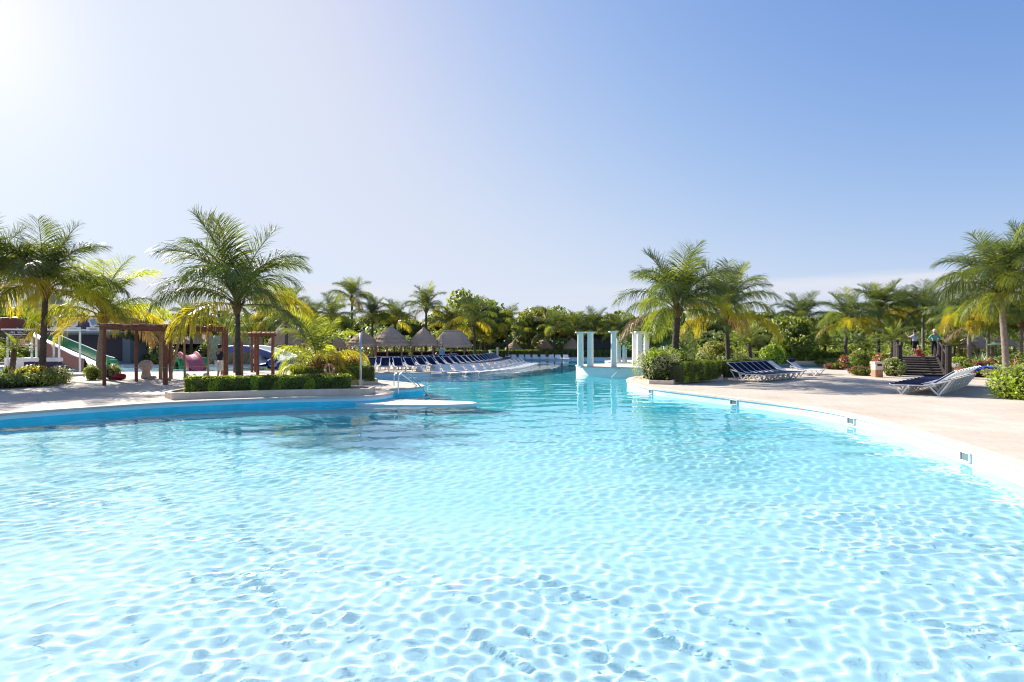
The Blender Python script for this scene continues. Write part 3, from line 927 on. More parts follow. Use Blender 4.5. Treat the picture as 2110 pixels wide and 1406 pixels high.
def bush(label, x, y, z0, r, h, pal='hedge', pal2=None, size=0.09, n=1500, seed=1, name='shrub', cat='shrub', group=None, spiky=False):
    rr = np.random.RandomState(seed)
    t = thing(name, label, cat, (x, y, z0), 0, group)
    Ps, Ns = [], []
    for i in range(6):
        a = rr.rand() * 6.28; d = r * 0.45 * rr.rand()
        c = np.array([math.cos(a) * d, math.sin(a) * d, h * (0.38 + 0.2 * rr.rand())])
        rad = np.array([r * 0.68, r * 0.68, h * 0.5]) * (0.75 + 0.3 * rr.rand())
        m = n // 6; v = rr.randn(m, 3); v /= np.linalg.norm(v, axis=1)[:, None]
        Ps.append(c + v * rad * (0.8 + 0.3 * rr.rand(m))[:, None]); Ns.append(v)
    P = np.concatenate(Ps); N = np.concatenate(Ns)
    k = P[:, 2] > 0.01; P, N = P[k], N[k]
    mats = (M[pal], M[pal2]) if pal2 else M[pal]
    mi = (noise3(P, 4 / r, seed) > (0.3 if 'flower' in (pal2 or '') else 0.1)).astype(int) if pal2 else None
    obj('foliage', quads(P, N, size, 1.9 if spiky else 1.5, 'foliage', mats, mi=mi), None, t)
    mb = MB()
    for i in range(6):
        a = i * 1.05; mb.tube([(0, 0, -0.02), (math.cos(a) * r * .3, math.sin(a) * r * .3, h * .45), (math.cos(a) * r * .55, math.sin(a) * r * .55, h * .75)], [0.03, 0.02, 0.006], 5)
    mb.lathe([(r * 0.35, 0.0), (r * 0.62, h * 0.3), (r * 0.55, h * 0.6), (r * 0.2, h * 0.78)], n=9)
    mb.build('stems', M['core'], t)
    return t

def blade_plant(label, x, y, z0, r, h, n=34, w=0.05, pal='agave', seed=1, name='agave_plant', cat='plant', group=None, arch=0.6):
    rr = random.Random(seed)
    t = thing(name, label, cat, (x, y, z0), 0, group)
    mb = MB()
    for i in range(n):
        a = rr.uniform(0, 6.28); e = rr.uniform(0.15, 1.0); d = Vector((math.cos(a), math.sin(a), 0)); sd_ = Vector((-d.y, d.x, 0))
        pts = [Vector((0, 0, 0)) + d * r * s * e + Vector((0, 0, h * (s * (1.15 - arch * e * s * 0.9)))) for s in (0, .35, .7, 1.0)]
        ws = [w * .7, w, w * .7, w * .05]; vv = []
        for p, q in zip(pts, ws): vv += [p - sd_ * q, p + sd_ * q]
        mb.add(vv, [(0, 1, 3, 2), (2, 3, 5, 4), (4, 5, 7, 6)])
    mb.build('leaves', M[pal], t)
    return t

def px2(px, Y): return (px - CX) / FPX * Y
def zat(py, Y): return CAMH - (py - HORIZON) / FPX * Y

# ------------------------------------------------------------------ planters
def planter(label, outline, h, w=0.16):
    if area(outline) < 0: outline = outline[::-1]
    t = thing('planter', label, 'planter', (0, 0, 0), 0, 'low planters beside the pool')
    n = len(outline); inn = offset(outline, -w); b0, b1 = offset(outline, -0.015), offset(inn, 0.015)
    mb = MB()
    vs_ = [(x, y, -0.01) for x, y in outline] + [(x, y, h - 0.015) for x, y in outline] + [(x, y, h) for x, y in b0] + [(x, y, h) for x, y in b1] + [(x, y, h - 0.015) for x, y in inn] + [(x, y, 0.02) for x, y in inn]
    f = []
    for i in range(n):
        j = (i + 1) % n
        for k in range(5): f.append((k * n + i, k * n + j, (k + 1) * n + j, (k + 1) * n + i))
    mb.add(vs_, f); mb.build('curb', M['curb'], t)
    o = sheet('soil', inn, [], h - 0.06, M['soil'], kind=None); o.parent = t
    if 'kind' in o: del o['kind']
    return t
planter('long low tan planter at the pool edge under the tall coconut palm', [(-11.45, 17.95), (-10.2, 18.35), (-8.4, 19.05), (-6.6, 19.45), (-5.25, 19.62), (-5.3, 20.7), (-6.8, 21.3), (-9.5, 21.2), (-12.2, 20.4), (-12.1, 18.6)], 0.235)
planter('tan planter behind, holding the young yellow palm and red shrubs', [(-10.6, 23.6), (-7.6, 24.1), (-6.35, 25.3), (-6.6, 25.9), (-8.6, 27.0), (-11.2, 26.6), (-11.4, 24.4)], 0.2)
planter('tan planter on the opposite bank with the variegated bush and two palms', [(6.35, 24.75), (7.35, 24.3), (7.6, 25.0), (10.8, 27.3), (12.2, 31.0), (10.4, 32.6), (8.6, 30.2), (6.75, 28.0), (6.25, 26.2)], 0.18)

# ------------------------------------------------------------------ palms (near and middle distance)
def P(label, cxp, cyp, Y, R_px, seed, base=None, z0=0.0, **k):
    x, top = px2(cxp, Y), zat(cyp, Y)
    bx = px2(base, Y) if base is not None else x
    L = R_px * Y / FPX * 1.0
    return palm(label, bx, Y, z0, top, L, seed, lean=(x - bx, 0.0), **k)
P('tall leafy coconut palm rising from the long planter at the pool edge', 487, 632, 20.4, 178, 3, base=493, z0=0.17, r0=0.108, nf=(4, 7, 6, 5, 3), yel=0.15, light=0.4, brown=0.1)
P('coconut palm with a dark straight trunk beside the green water slide', 95, 600, 26, 140, 5, base=86, r0=0.145, nf=(4, 6, 6, 5, 4), yel=0.6)
P('yellowing coconut palm leaning over the first pergola posts', 213, 655, 28.4, 128, 8, lime=0.25, base=206, r0=0.19, nf=(3, 4, 5, 6, 5), yel=0.75, bark='bark_pale')
P('coconut palm at the picture edge, half out of view beside the kiosk', -22, 590, 25, 150, 13, base=-30, r0=0.17, nf=(4, 6, 6, 5, 4), yel=0.5)
P('young trunkless yellow-green palm above the red shrubs', 653, 752, 24.4, 112, 21, z0=0.15, r0=0.10, nf=(3, 4, 2, 4, 3), yel=0.75, lime=0.85, group='young palms', brown=0)
P('big coconut palm on the far bank with one long fallen frond', 1392, 642, 27.4, 138, 31, base=1394, z0=0.12, r0=0.2, nf=(5, 7, 7, 5, 4), yel=0.35, brown=0.2)
P('second coconut palm behind the navy loungers, drooping yellow fronds', 1497, 648, 30.5, 115, 37, base=1500, z0=0.12, r0=0.14, nf=(4, 6, 6, 5, 4), yel=0.6)
P('tall coconut palm with pale trunk behind the bright green shrub', 2060, 606, 27.5, 138, 41, base=2075, r0=0.15, nf=(4, 6, 6, 5, 4), yel=0.25, bark='bark_pale')
P('coconut palm at the picture edge overhanging the pale trunk', 2140, 592, 27.0, 138, 43, base=2150, r0=0.15, nf=(4, 6, 6, 5, 4), yel=0.3, bark='bark_pale')
P('coconut palm with thin pale trunk behind the wooden steps', 1996, 662, 40, 85, 47, base=1998, r0=0.15, nf=(4, 5, 6, 5, 4), yel=0.5, bark='bark_pale')
P('small coconut palm with yellow fronds at the end of the side pool hedge', 1745, 668, 45, 72, 51, base=1742, r0=0.16, nf=(3, 5, 6, 6, 5), yel=0.8)
P('coconut palm rising behind the round tree and side pool hedge', 1652, 668, 52, 68, 53, r0=0.16, nf=(4, 6, 6, 5, 3), yel=0.1)
P('dark coconut palm, tallest of those behind the flower bed', 1811, 650, 50, 74, 57, r0=0.16, nf=(5, 7, 7, 6, 5), yel=0.15)
P('coconut palm just behind the tallest dark one', 1858, 652, 56, 66, 59, r0=0.16, nf=(4, 6, 6, 5, 4), yel=0.3)
P('coconut palm directly above the people on the steps', 1902, 645, 52, 66, 61, r0=0.14, nf=(4, 5, 5, 5, 3), yel=0.5, bark='bark_pale')
P('coconut palm between the steps and the thin pale trunk', 1948, 660, 47, 70, 62, r0=0.14, nf=(4, 5, 5, 5, 3), yel=0.4, bark='bark_pale')
P('leaning coconut palm behind the thatched hut beyond the steps', 2036, 672, 43, 78, 63, r0=0.14, nf=(4, 5, 5, 5, 3), yel=0.4, bark='bark_pale')
P('coconut palm at the picture edge behind the red flower bed', 2104, 668, 40, 82, 64, r0=0.14, nf=(4, 5, 5, 5, 3), yel=0.4, bark='bark_pale')
bgp = [(725, 618, 61, 52, 'tall slim coconut palm standing clear above the thatched huts', 71, .1), (683, 662, 52, 55, 'dark coconut palm behind the young yellow palm', 72, .1), (767, 658, 58, 50, 'coconut palm directly behind the first thatched hut', 73, .1),
       (815, 664, 60, 50, 'bushy coconut palm behind the widest thatched hut', 74, .5), (878, 640, 60, 56, 'dark coconut palm rising behind the second wide thatched hut', 75, .3), (930, 676, 61, 48, 'yellow coconut palm behind the ridge-roofed hut', 76, .8),
       (978, 664, 60, 58, 'broad coconut palm in front of the tall airy tree', 77, .5), (1045, 676, 66, 52, 'coconut palm beside the tall airy tree, dark fronds', 78, .4), (1142, 684, 70, 50, 'coconut palm with yellow skirt above the far white loungers', 79, .7),
       (1186, 682, 72, 46, 'small coconut palm above the far dark-roofed hut', 80, .5), (1226, 680, 73, 48, 'coconut palm beside the tall white columns', 81, .4), (1090, 690, 72, 42, 'low coconut palm between the far huts', 82, .5),
       (590, 655, 44, 70, 'coconut palm behind the second pergola', 83, .3), (540, 668, 50, 60, 'coconut palm between the yellow tower and the far huts', 84, .5), (395, 675, 52, 60, 'coconut palm behind the shaded long hut', 85, .5),
       (318, 690, 50, 55, 'low coconut palm by the grey block wall', 86, .5), (640, 672, 50, 56, 'coconut palm beside the peaked thatched roofs', 87, .3), (1000, 690, 68, 44, 'low yellow palm behind the end of the thatched huts', 88, .8), (1270, 688, 70, 44, 'coconut palm behind the short columns', 89, .5),
       (270, 672, 56, 60, 'coconut palm above the grey block wall', 90, .5), (1120, 672, 78, 40, 'slim far coconut palm above the trees', 91, .2)]
for (a, b_, Y, rr_, lab, sd_, ye) in bgp:
    P(lab, a, b_, Y, rr_, sd_, r0=0.15, nf=(4, 5, 5, 4, 3), yel=ye, group='coconut palms far behind the pool')

# one long folded frond that has dropped beside the big palm on the far bank
f = obj('fallen_frond', frond('hang', 1, 'l').copy(), None, None, (px2(1404, 27.0), 26.9, zat(655, 27))); f.data.name = 'fallen_frond'
f.rotation_euler = (R(8), R(62), R(-20)); f.scale = (0.95, 0.95, 0.95)
tag(f, 'long folded frond hanging down beside the trunk of the big far-bank palm', 'palm frond')

# feathery date and pygmy palms
def pygmy(label, cxp, cyp, Y, R_px, seed, nf=(6, 9, 9, 7, 3), pal=('g', 'l')):
    r = random.Random(seed); x, top = px2(cxp, Y), zat(cyp, Y); L = R_px * Y / FPX
    t = thing('date_palm', label, 'palm', (x, Y, 0), 0, 'small feathery date palms')
    mb, tip = trunk_mesh(top, 0.12, 0.11, (0.05, 0), seed); mb.build('trunk', M['bark'], t, smooth=True)
    a = 0
    for cls, n in zip(('up', 'high', 'mid', 'low', 'hang'), nf):
        for k in range(n):
            a += 2.4
            key = ('py', cls, k % 2)
            if key not in FR:
                e0, bd, hg = CLS[cls]; FR[key] = frond_mesh(2.0, e0, bd * 0.9, 900 + k % 2 + len(cls), 38, 0.03, 0.24, 0.12, (M['rachis'], M['frond_l' if k % 2 else 'frond']), stiff=True)
            f = obj('frond', FR[key], None, t, tip); f.rotation_euler = (0, 0, a + r.uniform(-.2, .2)); s = L / 2 * r.uniform(.85, 1.1); f.scale = (s, s, s)
    return t
pygmy('feathery date palm with grey-green crown behind the navy loungers', 1545, 708, 35, 52, 2)
pygmy('feathery date palm beside the bin and flower bed', 1838, 706, 41, 52, 3)
pygmy('small feathery palm in the bed in front of the sign kiosk', 26, 722, 27.5, 44, 4, nf=(4, 6, 6, 5, 3))
pygmy('small feathery palm behind the flower bed, next to the yellow palm', 1782, 722, 47, 34, 5)
pygmy('feathery palm low under the trees beyond the side pool', 1700, 716, 52, 40, 6)
pygmy('feathery palm behind the red flowers beyond the steps', 1965, 715, 50, 40, 7)

# ------------------------------------------------------------------ broadleaf trees
tree('tall airy broadleaf tree behind the thatched huts', px2(990, 70), 70, zat(606, 70), 3.9, 1, 'leaf', th=.5)
tree('pale yellow-green tree beside the far huts', px2(1090, 74), 74, zat(636, 74), 2.4, 5, 'pale', th=.25)
tree('round bright green tree by the side pool hedge', px2(1646, 47), 48.5, zat(655, 48), 2.0, 2, 'bright', th=.25)
tree('rounded dark tree behind the big far-bank palm', px2(1345, 45), 45, zat(672, 45), 2.5, 6, 'dark', th=.3)
tree('leafy tree behind the second far-bank palm', px2(1560, 54), 54, zat(652, 54), 2.8, 3, 'leaf', th=.3)
tree('dense tree between the two far-bank palms', px2(1450, 42), 42, zat(675, 42), 2.2, 7, 'dark', th=.3)
tree('pale bush-like tree behind the date palm', px2(1478, 37), 37, zat(705, 37), 1.3, 9, 'pale', th=.2)
tree('green tree behind the yellow play tower', px2(410, 60), 60, zat(650, 60), 3.0, 10, 'leaf', th=.3)
tree('dark tree beside the grey block wall', px2(290, 50), 50, zat(660, 50), 2.2, 4, 'dark', th=.25)
tree('leafy tree behind the peaked thatched roofs', px2(560, 56), 56, zat(648, 56), 2.8, 8, 'leaf', th=.3)
tree('broad tree at the picture edge behind the slide kiosk', px2(15, 52), 52, zat(622, 52), 3.2, 11, 'dark', th=.3)
rt = random.Random(5)
words = ['dense dark', 'loose mid green', 'rounded', 'spreading', 'pale topped', 'tall narrow', 'low bushy', 'patchy']
where = []
i = 0
X = -92.0
while X < 100:
    Y = 84 + rt.uniform(-4, 6)
    pxx = CX + X / Y * FPX
    if -60 < pxx < 2170:
        tgt = np.interp(pxx, [0, 300, 520, 640, 700, 800, 950, 1050, 1160, 1260, 1330, 1480, 1600, 1700, 1850, 2110], [640, 655, 655, 648, 652, 650, 640, 638, 641, 646, 640, 648, 636, 650, 640, 628])
        hh = zat(tgt + rt.uniform(-4, 9), Y)
        near = 'thatched huts' if 640 < pxx < 1010 else ('far huts' if pxx < 1250 and pxx > 1000 else ('columns' if 1250 <= pxx < 1400 else ('side pool' if 1400 <= pxx < 1760 else ('wooden steps' if pxx >= 1760 else ('pergola' if pxx > 200 else 'water slide')))))
        where.append((pxx, X, Y, hh, near))
    X += rt.uniform(3.0, 4.4)
from collections import Counter, defaultdict
cnt = Counter(w[4] for w in where); seen = defaultdict(int)
ordn = ['first', 'second', 'third', 'fourth', 'fifth', 'sixth', 'seventh', 'eighth', 'ninth', 'tenth', 'eleventh', 'twelfth', 'thirteenth', 'fourteenth']
for k, (pxx, X, Y, hh, near) in enumerate(where):
    seen[near] += 1
    pal = ['dark', 'leaf', 'leaf', 'dark', 'pale', 'leaf', 'dark', 'leaf'][k % 8] if not 1230 < pxx < 1420 else 'dark'
    tree('%s %s tree of the far treeline above the %s, counted from the left' % (ordn[seen[near] - 1], {'dark': 'dark', 'leaf': 'green', 'pale': 'pale'}[pal], near), X, Y, hh, 2.9 * rt.uniform(.9, 1.2), k, pal, group='trees of the far treeline', th=.22)
# understory: dark, uncountable shrubbery that fills the shade below the trees
n = 130000
U = rg.rand(n) * 200 - 98; V_ = 66 + rg.rand(n) ** 0.9 * 26
Z = rg.rand(n) * (2.9 + 0.9 * np.sin(U * .6) + 0.5 * np.sin(U * 1.7 + 1)) 
k_ = (np.abs(U) < V_ * 1.05) & ((V_ > 76) | (U > 21) | (U < -9))
Pn = np.stack([U, V_, Z], 1)[k_]
us = obj('undergrowth', quads(Pn, np.tile([0, -0.6, 0.7], (len(Pn), 1)), 0.34, 1.6, 'undergrowth', (M['leaf_d'], M['leaf']), mi=(noise3(Pn, .6, 2) > 0.25).astype(int)))
tag(us, 'dark mass of undergrowth below the far trees', 'undergrowth', kind='stuff')
# nearer shrubs that close the view below the middle palms on both sides
n = 52000
def near_under(x0, x1, y0, y1, hmax, n, seed, name, lab, mats):
    q = np.random.RandomState(seed)
    u = x0 + (x1 - x0) * q.rand(n); v = y0 + (y1 - y0) * q.rand(n)
    hh = hmax * (0.55 + 0.45 * np.sin(u * 1.3 + v) * np.sin(v * .7 + 2)); z = hh * q.rand(n) ** 0.7
    Pn = np.stack([u, v, z], 1)
    o = obj('undergrowth', quads(Pn, np.tile([-.3, -0.5, 0.7], (n, 1)), 0.22, 1.7, 'undergrowth', mats, mi=(noise3(Pn, 1.1, seed) > 0.1).astype(int)))
    tag(o, lab, 'undergrowth', kind='stuff')
near_under(21, 62, 50.5, 66, 1.9, 34000, 3, '', 'green undergrowth beyond the side pool hedge', (M['leaf'], M['hedge']))
near_under(27, 50, 44, 52, 0.9, 9000, 5, '', 'ground cover and low shrubs around the wooden steps', (M['hedge'], M['leaf_y']))
near_under(-52, -28, 53, 66, 2.4, 16000, 6, '', 'shrubbery behind the grey block wall', (M['leaf_d'], M['leaf']))
near_under(-28, -9, 57, 68, 2.0, 12000, 8, '', 'shrubbery behind the shaded long hut', (M['leaf_d'], M['leaf']))
near_under(-150, -88, 66, 92, 6.2, 30000, 9, '', 'distant woods closing the view beyond the water slide', (M['leaf_d'], M['leaf']))
near_under(92, 150, 66, 92, 6.2, 30000, 10, '', 'distant woods closing the view beyond the wooden steps', (M['leaf_d'], M['leaf']))
near_under(-80, -50, 44, 66, 3.2, 14000, 12, '', 'shrubbery past the slide kiosk, at the edge of the grounds', (M['leaf_d'], M['leaf']))

# ------------------------------------------------------------------ hedges, shrubs, flower beds
hedge('clipped hedge in the long planter at the pool edge, in front of the palm trunk', [(px2(402, 19.4), 19.1), (px2(560, 20), 19.85), (px2(715, 20.2), 20.15)], 0.75, 0.50, 0.17, pal2='hedge_l', group='clipped hedges', dens=1800, size=0.052, rough=0.07)
hedge('darker clipped hedge around the young yellow palm', [(px2(605, 24.3), 24.35), (px2(700, 25), 24.7), (px2(762, 25), 25.3)], 0.7, 0.66, 0.12, pal='hedge', group='clipped hedges', dens=1300, size=0.055, pal2='leaf')
hedge('clipped hedge on the far bank next to the variegated bush', [(px2(1392, 25.4), 25.1), (px2(1440, 25.7), 26.0), (px2(1470, 27.5), 27.8)], 1.0, 0.85, 0.1, pal2='hedge_l', group='clipped hedges', dens=1200, size=0.055)
hedge('dark low hedge directly behind the navy loungers', [(px2(1470, 29), 29.2), (px2(1560, 33), 32.5)], 0.8, 0.9, 0.0, group='clipped hedges', dens=500, pal='leaf_d')
hedge('long clipped hedge along the far edge of the side pool', [(px2(1562, 46), 47.0), (px2(1650, 48.6), 48.7), (px2(1738, 48.6), 48.8)], 1.2, 1.0, 0.05, pal2='hedge_l', group='clipped hedges', dens=420, size=0.1)
hedge('dark hedge behind the far white in-water loungers', [(-3, 70.3), (6, 70.6), (13.5, 70)], 1.2, 0.85, 0.0, group='clipped hedges', dens=240, size=0.13, pal='leaf_d', pal2='hedge')
hedge('low hedge behind the columns at the end of the pool', [(14, 69.4), (20, 66.5), (22.5, 62)], 1.2, 0.9, 0.0, group='clipped hedges', dens=260, size=0.13, pal='leaf_d')
hedge('low hedge behind the thatched huts', [(-23, 61.5), (-12, 63.5), (-3, 66)], 1.0, 0.9, 0.0, group='clipped hedges', dens=220, size=0.13, pal='leaf_d', pal2='hedge')
hedge('low hedge beside the splash pool', [(px2(290, 50), 50), (px2(345, 50), 50)], 1.0, 0.75, 0.0, group='clipped hedges', dens=260, size=0.11)
for i, (lab, cxp, Y, w, h, pal, pal2, z0) in enumerate([
    ('big rounded variegated bush at the tip of the far bank', 1352, 25.9, 1.15, 1.55, 'varieg', 'hedge_l', 0.1),
    ('second variegated bush close behind the first, beside the palm trunk', 1404, 27.0, 0.9, 1.35, 'varieg', 'hedge', 0.1),
    ('bright lime green shrub at the picture edge beside the loungers', 2100, 18.3, .95, 1.12, 'hedge_l', 'hedge', 0),
    ('lime green shrub partly outside the picture, beyond the first one', 2150, 18.9, 1.25, 1.35, 'hedge_l', 'hedge', 0),
    ('dark rounded shrub under the dark-trunked palm', 62, 23.6, 1.3, 0.62, 'leaf_d', 'hedge', 0),
    ('dark shrub at the picture edge beside the paving', 4, 22.6, 1.0, 0.62, 'leaf_d', 'hedge', 0),
    ('sunlit yellow-leaved shrub in the bed by the kiosk', 62, 25.4, 0.75, 0.85, 'yflower', 'hedge', 0),
    ('loose shrub with pale leaves beside the dark-trunked palm', 118, 25.2, 0.72, 0.85, 'varieg', 'hedge', 0),
    ('small variegated plant at the foot of the yellowing palm', 190, 27.5, 0.42, 0.75, 'varieg', 'hedge_l', 0),
    ('small leafy plant beside the red bag', 232, 27.8, 0.5, 0.8, 'varieg', 'hedge', 0),
    ('dark red croton shrub under the young yellow palm', 688, 24.9, 0.85, 1.25, 'redleaf', 'hedge', 0.12),
    ('red and green croton shrub at the end of the hedge', 726, 25.4, 0.65, 1.15, 'redleaf', 'hedge_l', 0.12),
    ('low red croton under the yellow fronds', 632, 24.9, 0.8, 0.9, 'redleaf', 'leaf_d', 0.12),
    ('flowering shrub, pink, behind the bin', 1772, 41, 0.9, 1.25, 'hedge', 'pinkflower', 0),
    ('red leaved shrub at the end of the side pool', 1752, 42.5, 0.9, 0.85, 'redleaf', 'hedge', 0),
    ('orange-red flowering shrub beyond the bin', 1815, 36, 0.7, 1.1, 'hedge', 'redflower', 0),
    ('low red groundcover shrub beside the side pool', 1722, 38, 0.8, 0.42, 'redleaf', 'hedge', 0),
    ('low brown-red shrub in front of the bin', 1775, 31.2, 0.75, 0.55, 'redleaf', 'hedge', 0),
    ('loose green shrub between the bin and wooden steps', 1836, 30.6, 0.62, 1.0, 'hedge', 'varieg', 0),
    ('leafy shrub touching the wooden steps', 1855, 31.6, 0.5, 0.85, 'hedge', 'varieg', 0),
    ('coral red flowers behind the foreground loungers', 1990, 28.5, 0.45, 0.55, 'redflower', 'redflower', 0),
    ('coral flowers beside the pale palm trunk', 2046, 31, 0.6, 0.95, 'redflower', 'hedge', 0),
    ('coral flowers above the lime green shrub', 2104, 29, 0.7, 1.1, 'redflower', 'hedge', 0),
    ('dusty green shrub behind the foreground loungers', 2015, 30, 1.1, 0.85, 'hedge', 'redleaf', 0),
    ('broad green shrub at the foot of the pale palm trunk', 2060, 28.4, 0.9, 0.75, 'varieg', 'hedge', 0),
    ('round green shrub beyond the steps', 1990, 37, 1.2, 0.9, 'hedge', 'hedge_l', 0),
    ('green shrub at the picture edge beyond the red flowers', 2100, 33, 1.3, 1.3, 'hedge', 'leaf', 0),
    ('broad shrub behind the white loungers, near the date palm', 1510, 35.5, 1.3, 1.2, 'hedge', 'varieg', 0),
    ('grassy shrub behind the palms of the far bank', 1450, 31.5, 1.1, 1.35, 'hedge', 'varieg', 0),
    ('tall lime shrub beside the date palm', 1590, 43.5, 1.2, 1.7, 'hedge_l', 'hedge', 0),
    ('dark shrub behind the steel-post lights of the splash pool', 330, 47, 1.1, 1.0, 'leaf_d', 'hedge', 0)]):
    nn = int(2600 * max(0.35, min(1.6, (w * h) / 1.2)))
    bush(lab, px2(cxp, Y), Y, z0, w, h, pal, pal2, size=0.075 if Y < 30 else 0.11, n=nn, seed=30 + i, group='garden shrubs')
for i, (lab, cxp, Y, r_, h, pal) in enumerate([('grassy tuft in front of the second far-bank palm', 1465, 28.6, .8, 1.2, 'grassleaf'), ('grassy tuft beside the big far-bank palm', 1440, 28.0, .7, 1.1, 'grassleaf'),
    ('pale green agave beyond the foreground loungers', 2020, 37, .95, 1.2, 'agave'), ('pale agave next to the first, nearer the palm', 2048, 36, .8, 1.0, 'agave'),
    ('spiky grass clump at the foot of the second palm', 1492, 29.5, .6, .95, 'grassleaf'), ('strappy plant in the bed by the kiosk', 36, 24.8, .5, .75, 'grassleaf'), ('thin-leaved plant under the first kiosk post', 12, 26.5, .6, .8, 'grassleaf')]):
    blade_plant(lab, px2(cxp, Y), Y, 0.0, r_, h, 40, 0.045, pal, i + 3, group='spiky bedding plants')

# ------------------------------------------------------------------ pergolas
def beam(mb, a, b_, w=0.1, h=0.14):
    a, b_ = Vector(a), Vector(b_); d = b_ - a; ln = d.length; d.normalize()
    up = Vector((0, 0, 1)); s = d.cross(up)
    if s.length < 1e-3: s = Vector((1, 0, 0))
    s.normalize(); u = s.cross(d)
    T = Matrix((( d.x, s.x, u.x, (a.x + b_.x) / 2), (d.y, s.y, u.y, (a.y + b_.y) / 2), (d.z, s.z, u.z, (a.z + b_.z) / 2), (0, 0, 0, 1)))
    return mb.box(None, (ln, w, h), M=T, bev=0.012)
def pergola(label, front, back, h, n_slats, seed, extra=()):
    r = random.Random(seed)
    t = thing('pergola', label, 'pergola', (front[0][0], front[0][1], 0), 0, 'red-brown timber pergolas')
    o = Vector((front[0][0], front[0][1], 0))
    for row in (front, back):
        for (x, y, w) in row:
            mb = MB(); mb.tube([Vector((x, y, -0.02)) - o, Vector((x + r.uniform(-.02, .02), y, h * .5)) - o, Vector((x, y, h)) - o], [w * .46, w * .44, w * .41], 9)
            mb.build('post', M['wood'], t, smooth=False)
        for a, b_ in zip(row[:-1], row[1:]):
            mb = MB(); beam(mb, Vector((a[0] - .2, a[1], h + .06)) - o, Vector((b_[0] + .2, b_[1], h + .06)) - o, 0.12, 0.16); mb.build('beam', M['wood'], t)
    n = n_slats
    fx0, fx1 = Vector(front[0][:2]), Vector(front[-1][:2]); bx0, bx1 = Vector(back[0][:2]), Vector(back[-1][:2])
    for i in range(n):
        s = i / (n - 1)
        a = fx0.lerp(fx1, s); b_ = bx0.lerp(bx1, s); d = (b_ - a).normalized()
        a = a - d * 0.45; b_ = b_ + d * 0.45
        z = h + 0.19 + r.uniform(-.015, .02)
        mb = MB(); mb.tube([Vector((a.x, a.y, z)) - o, Vector(((a.x + b_.x) / 2, (a.y + b_.y) / 2, z + r.uniform(-.02, .03))) - o, Vector((b_.x, b_.y, z)) - o], [.05, .055, .045], 6)
        mb.build('rafter', M['logs' if i % 3 == 0 else 'wood'], t)
    for (a, b_, w) in extra:
        mb = MB(); mb.tube([Vector(a) - o, Vector(b_) - o], [w, w * .9], 8); mb.build('brace', M['logs'], t)
    return t
pergola('long red-brown timber pergola nearest the pool, with a standing man', [(px2(215, 23.8), 23.8, .16), (px2(341, 24.4), 24.4, .22), (px2(461, 25), 25.2, .24)],
        [(px2(281, 26.3), 26.3, .16), (px2(376, 29.2), 28.2, .2), (px2(468, 29), 28.6, .18)], 2.52, 17, 4,
        extra=(((px2(349, 27), 27, 0), (px2(371, 27.4), 27.4, 2.3), .07), ((px2(345, 24.4), 24.5, 2.05), (px2(368, 25.8), 25.8, 2.5), .05), ((px2(381, 26.4), 26.4, 0), (px2(379, 26.4), 26.4, 2.5), .055), ((px2(429, 27.4), 27.4, 0), (px2(429, 27.4), 27.4, 2.5), .055), ((px2(331, 27.8), 27.8, 0), (px2(331, 27.8), 27.8, 2.5), .09)))
pergola('shorter timber pergola behind the tall palm trunk', [(px2(497, 31), 31, .26), (px2(526, 31), 31.3, .2), (px2(553, 31), 31.6, .22)], [(px2(500, 35), 34, .2), (px2(530, 35), 34.3, .18), (px2(571, 38), 34.8, .2)], 2.3, 8, 9,
        extra=(((px2(500, 31), 31, 2.1), (px2(524, 31.2), 31.2, 1.5), .04),))

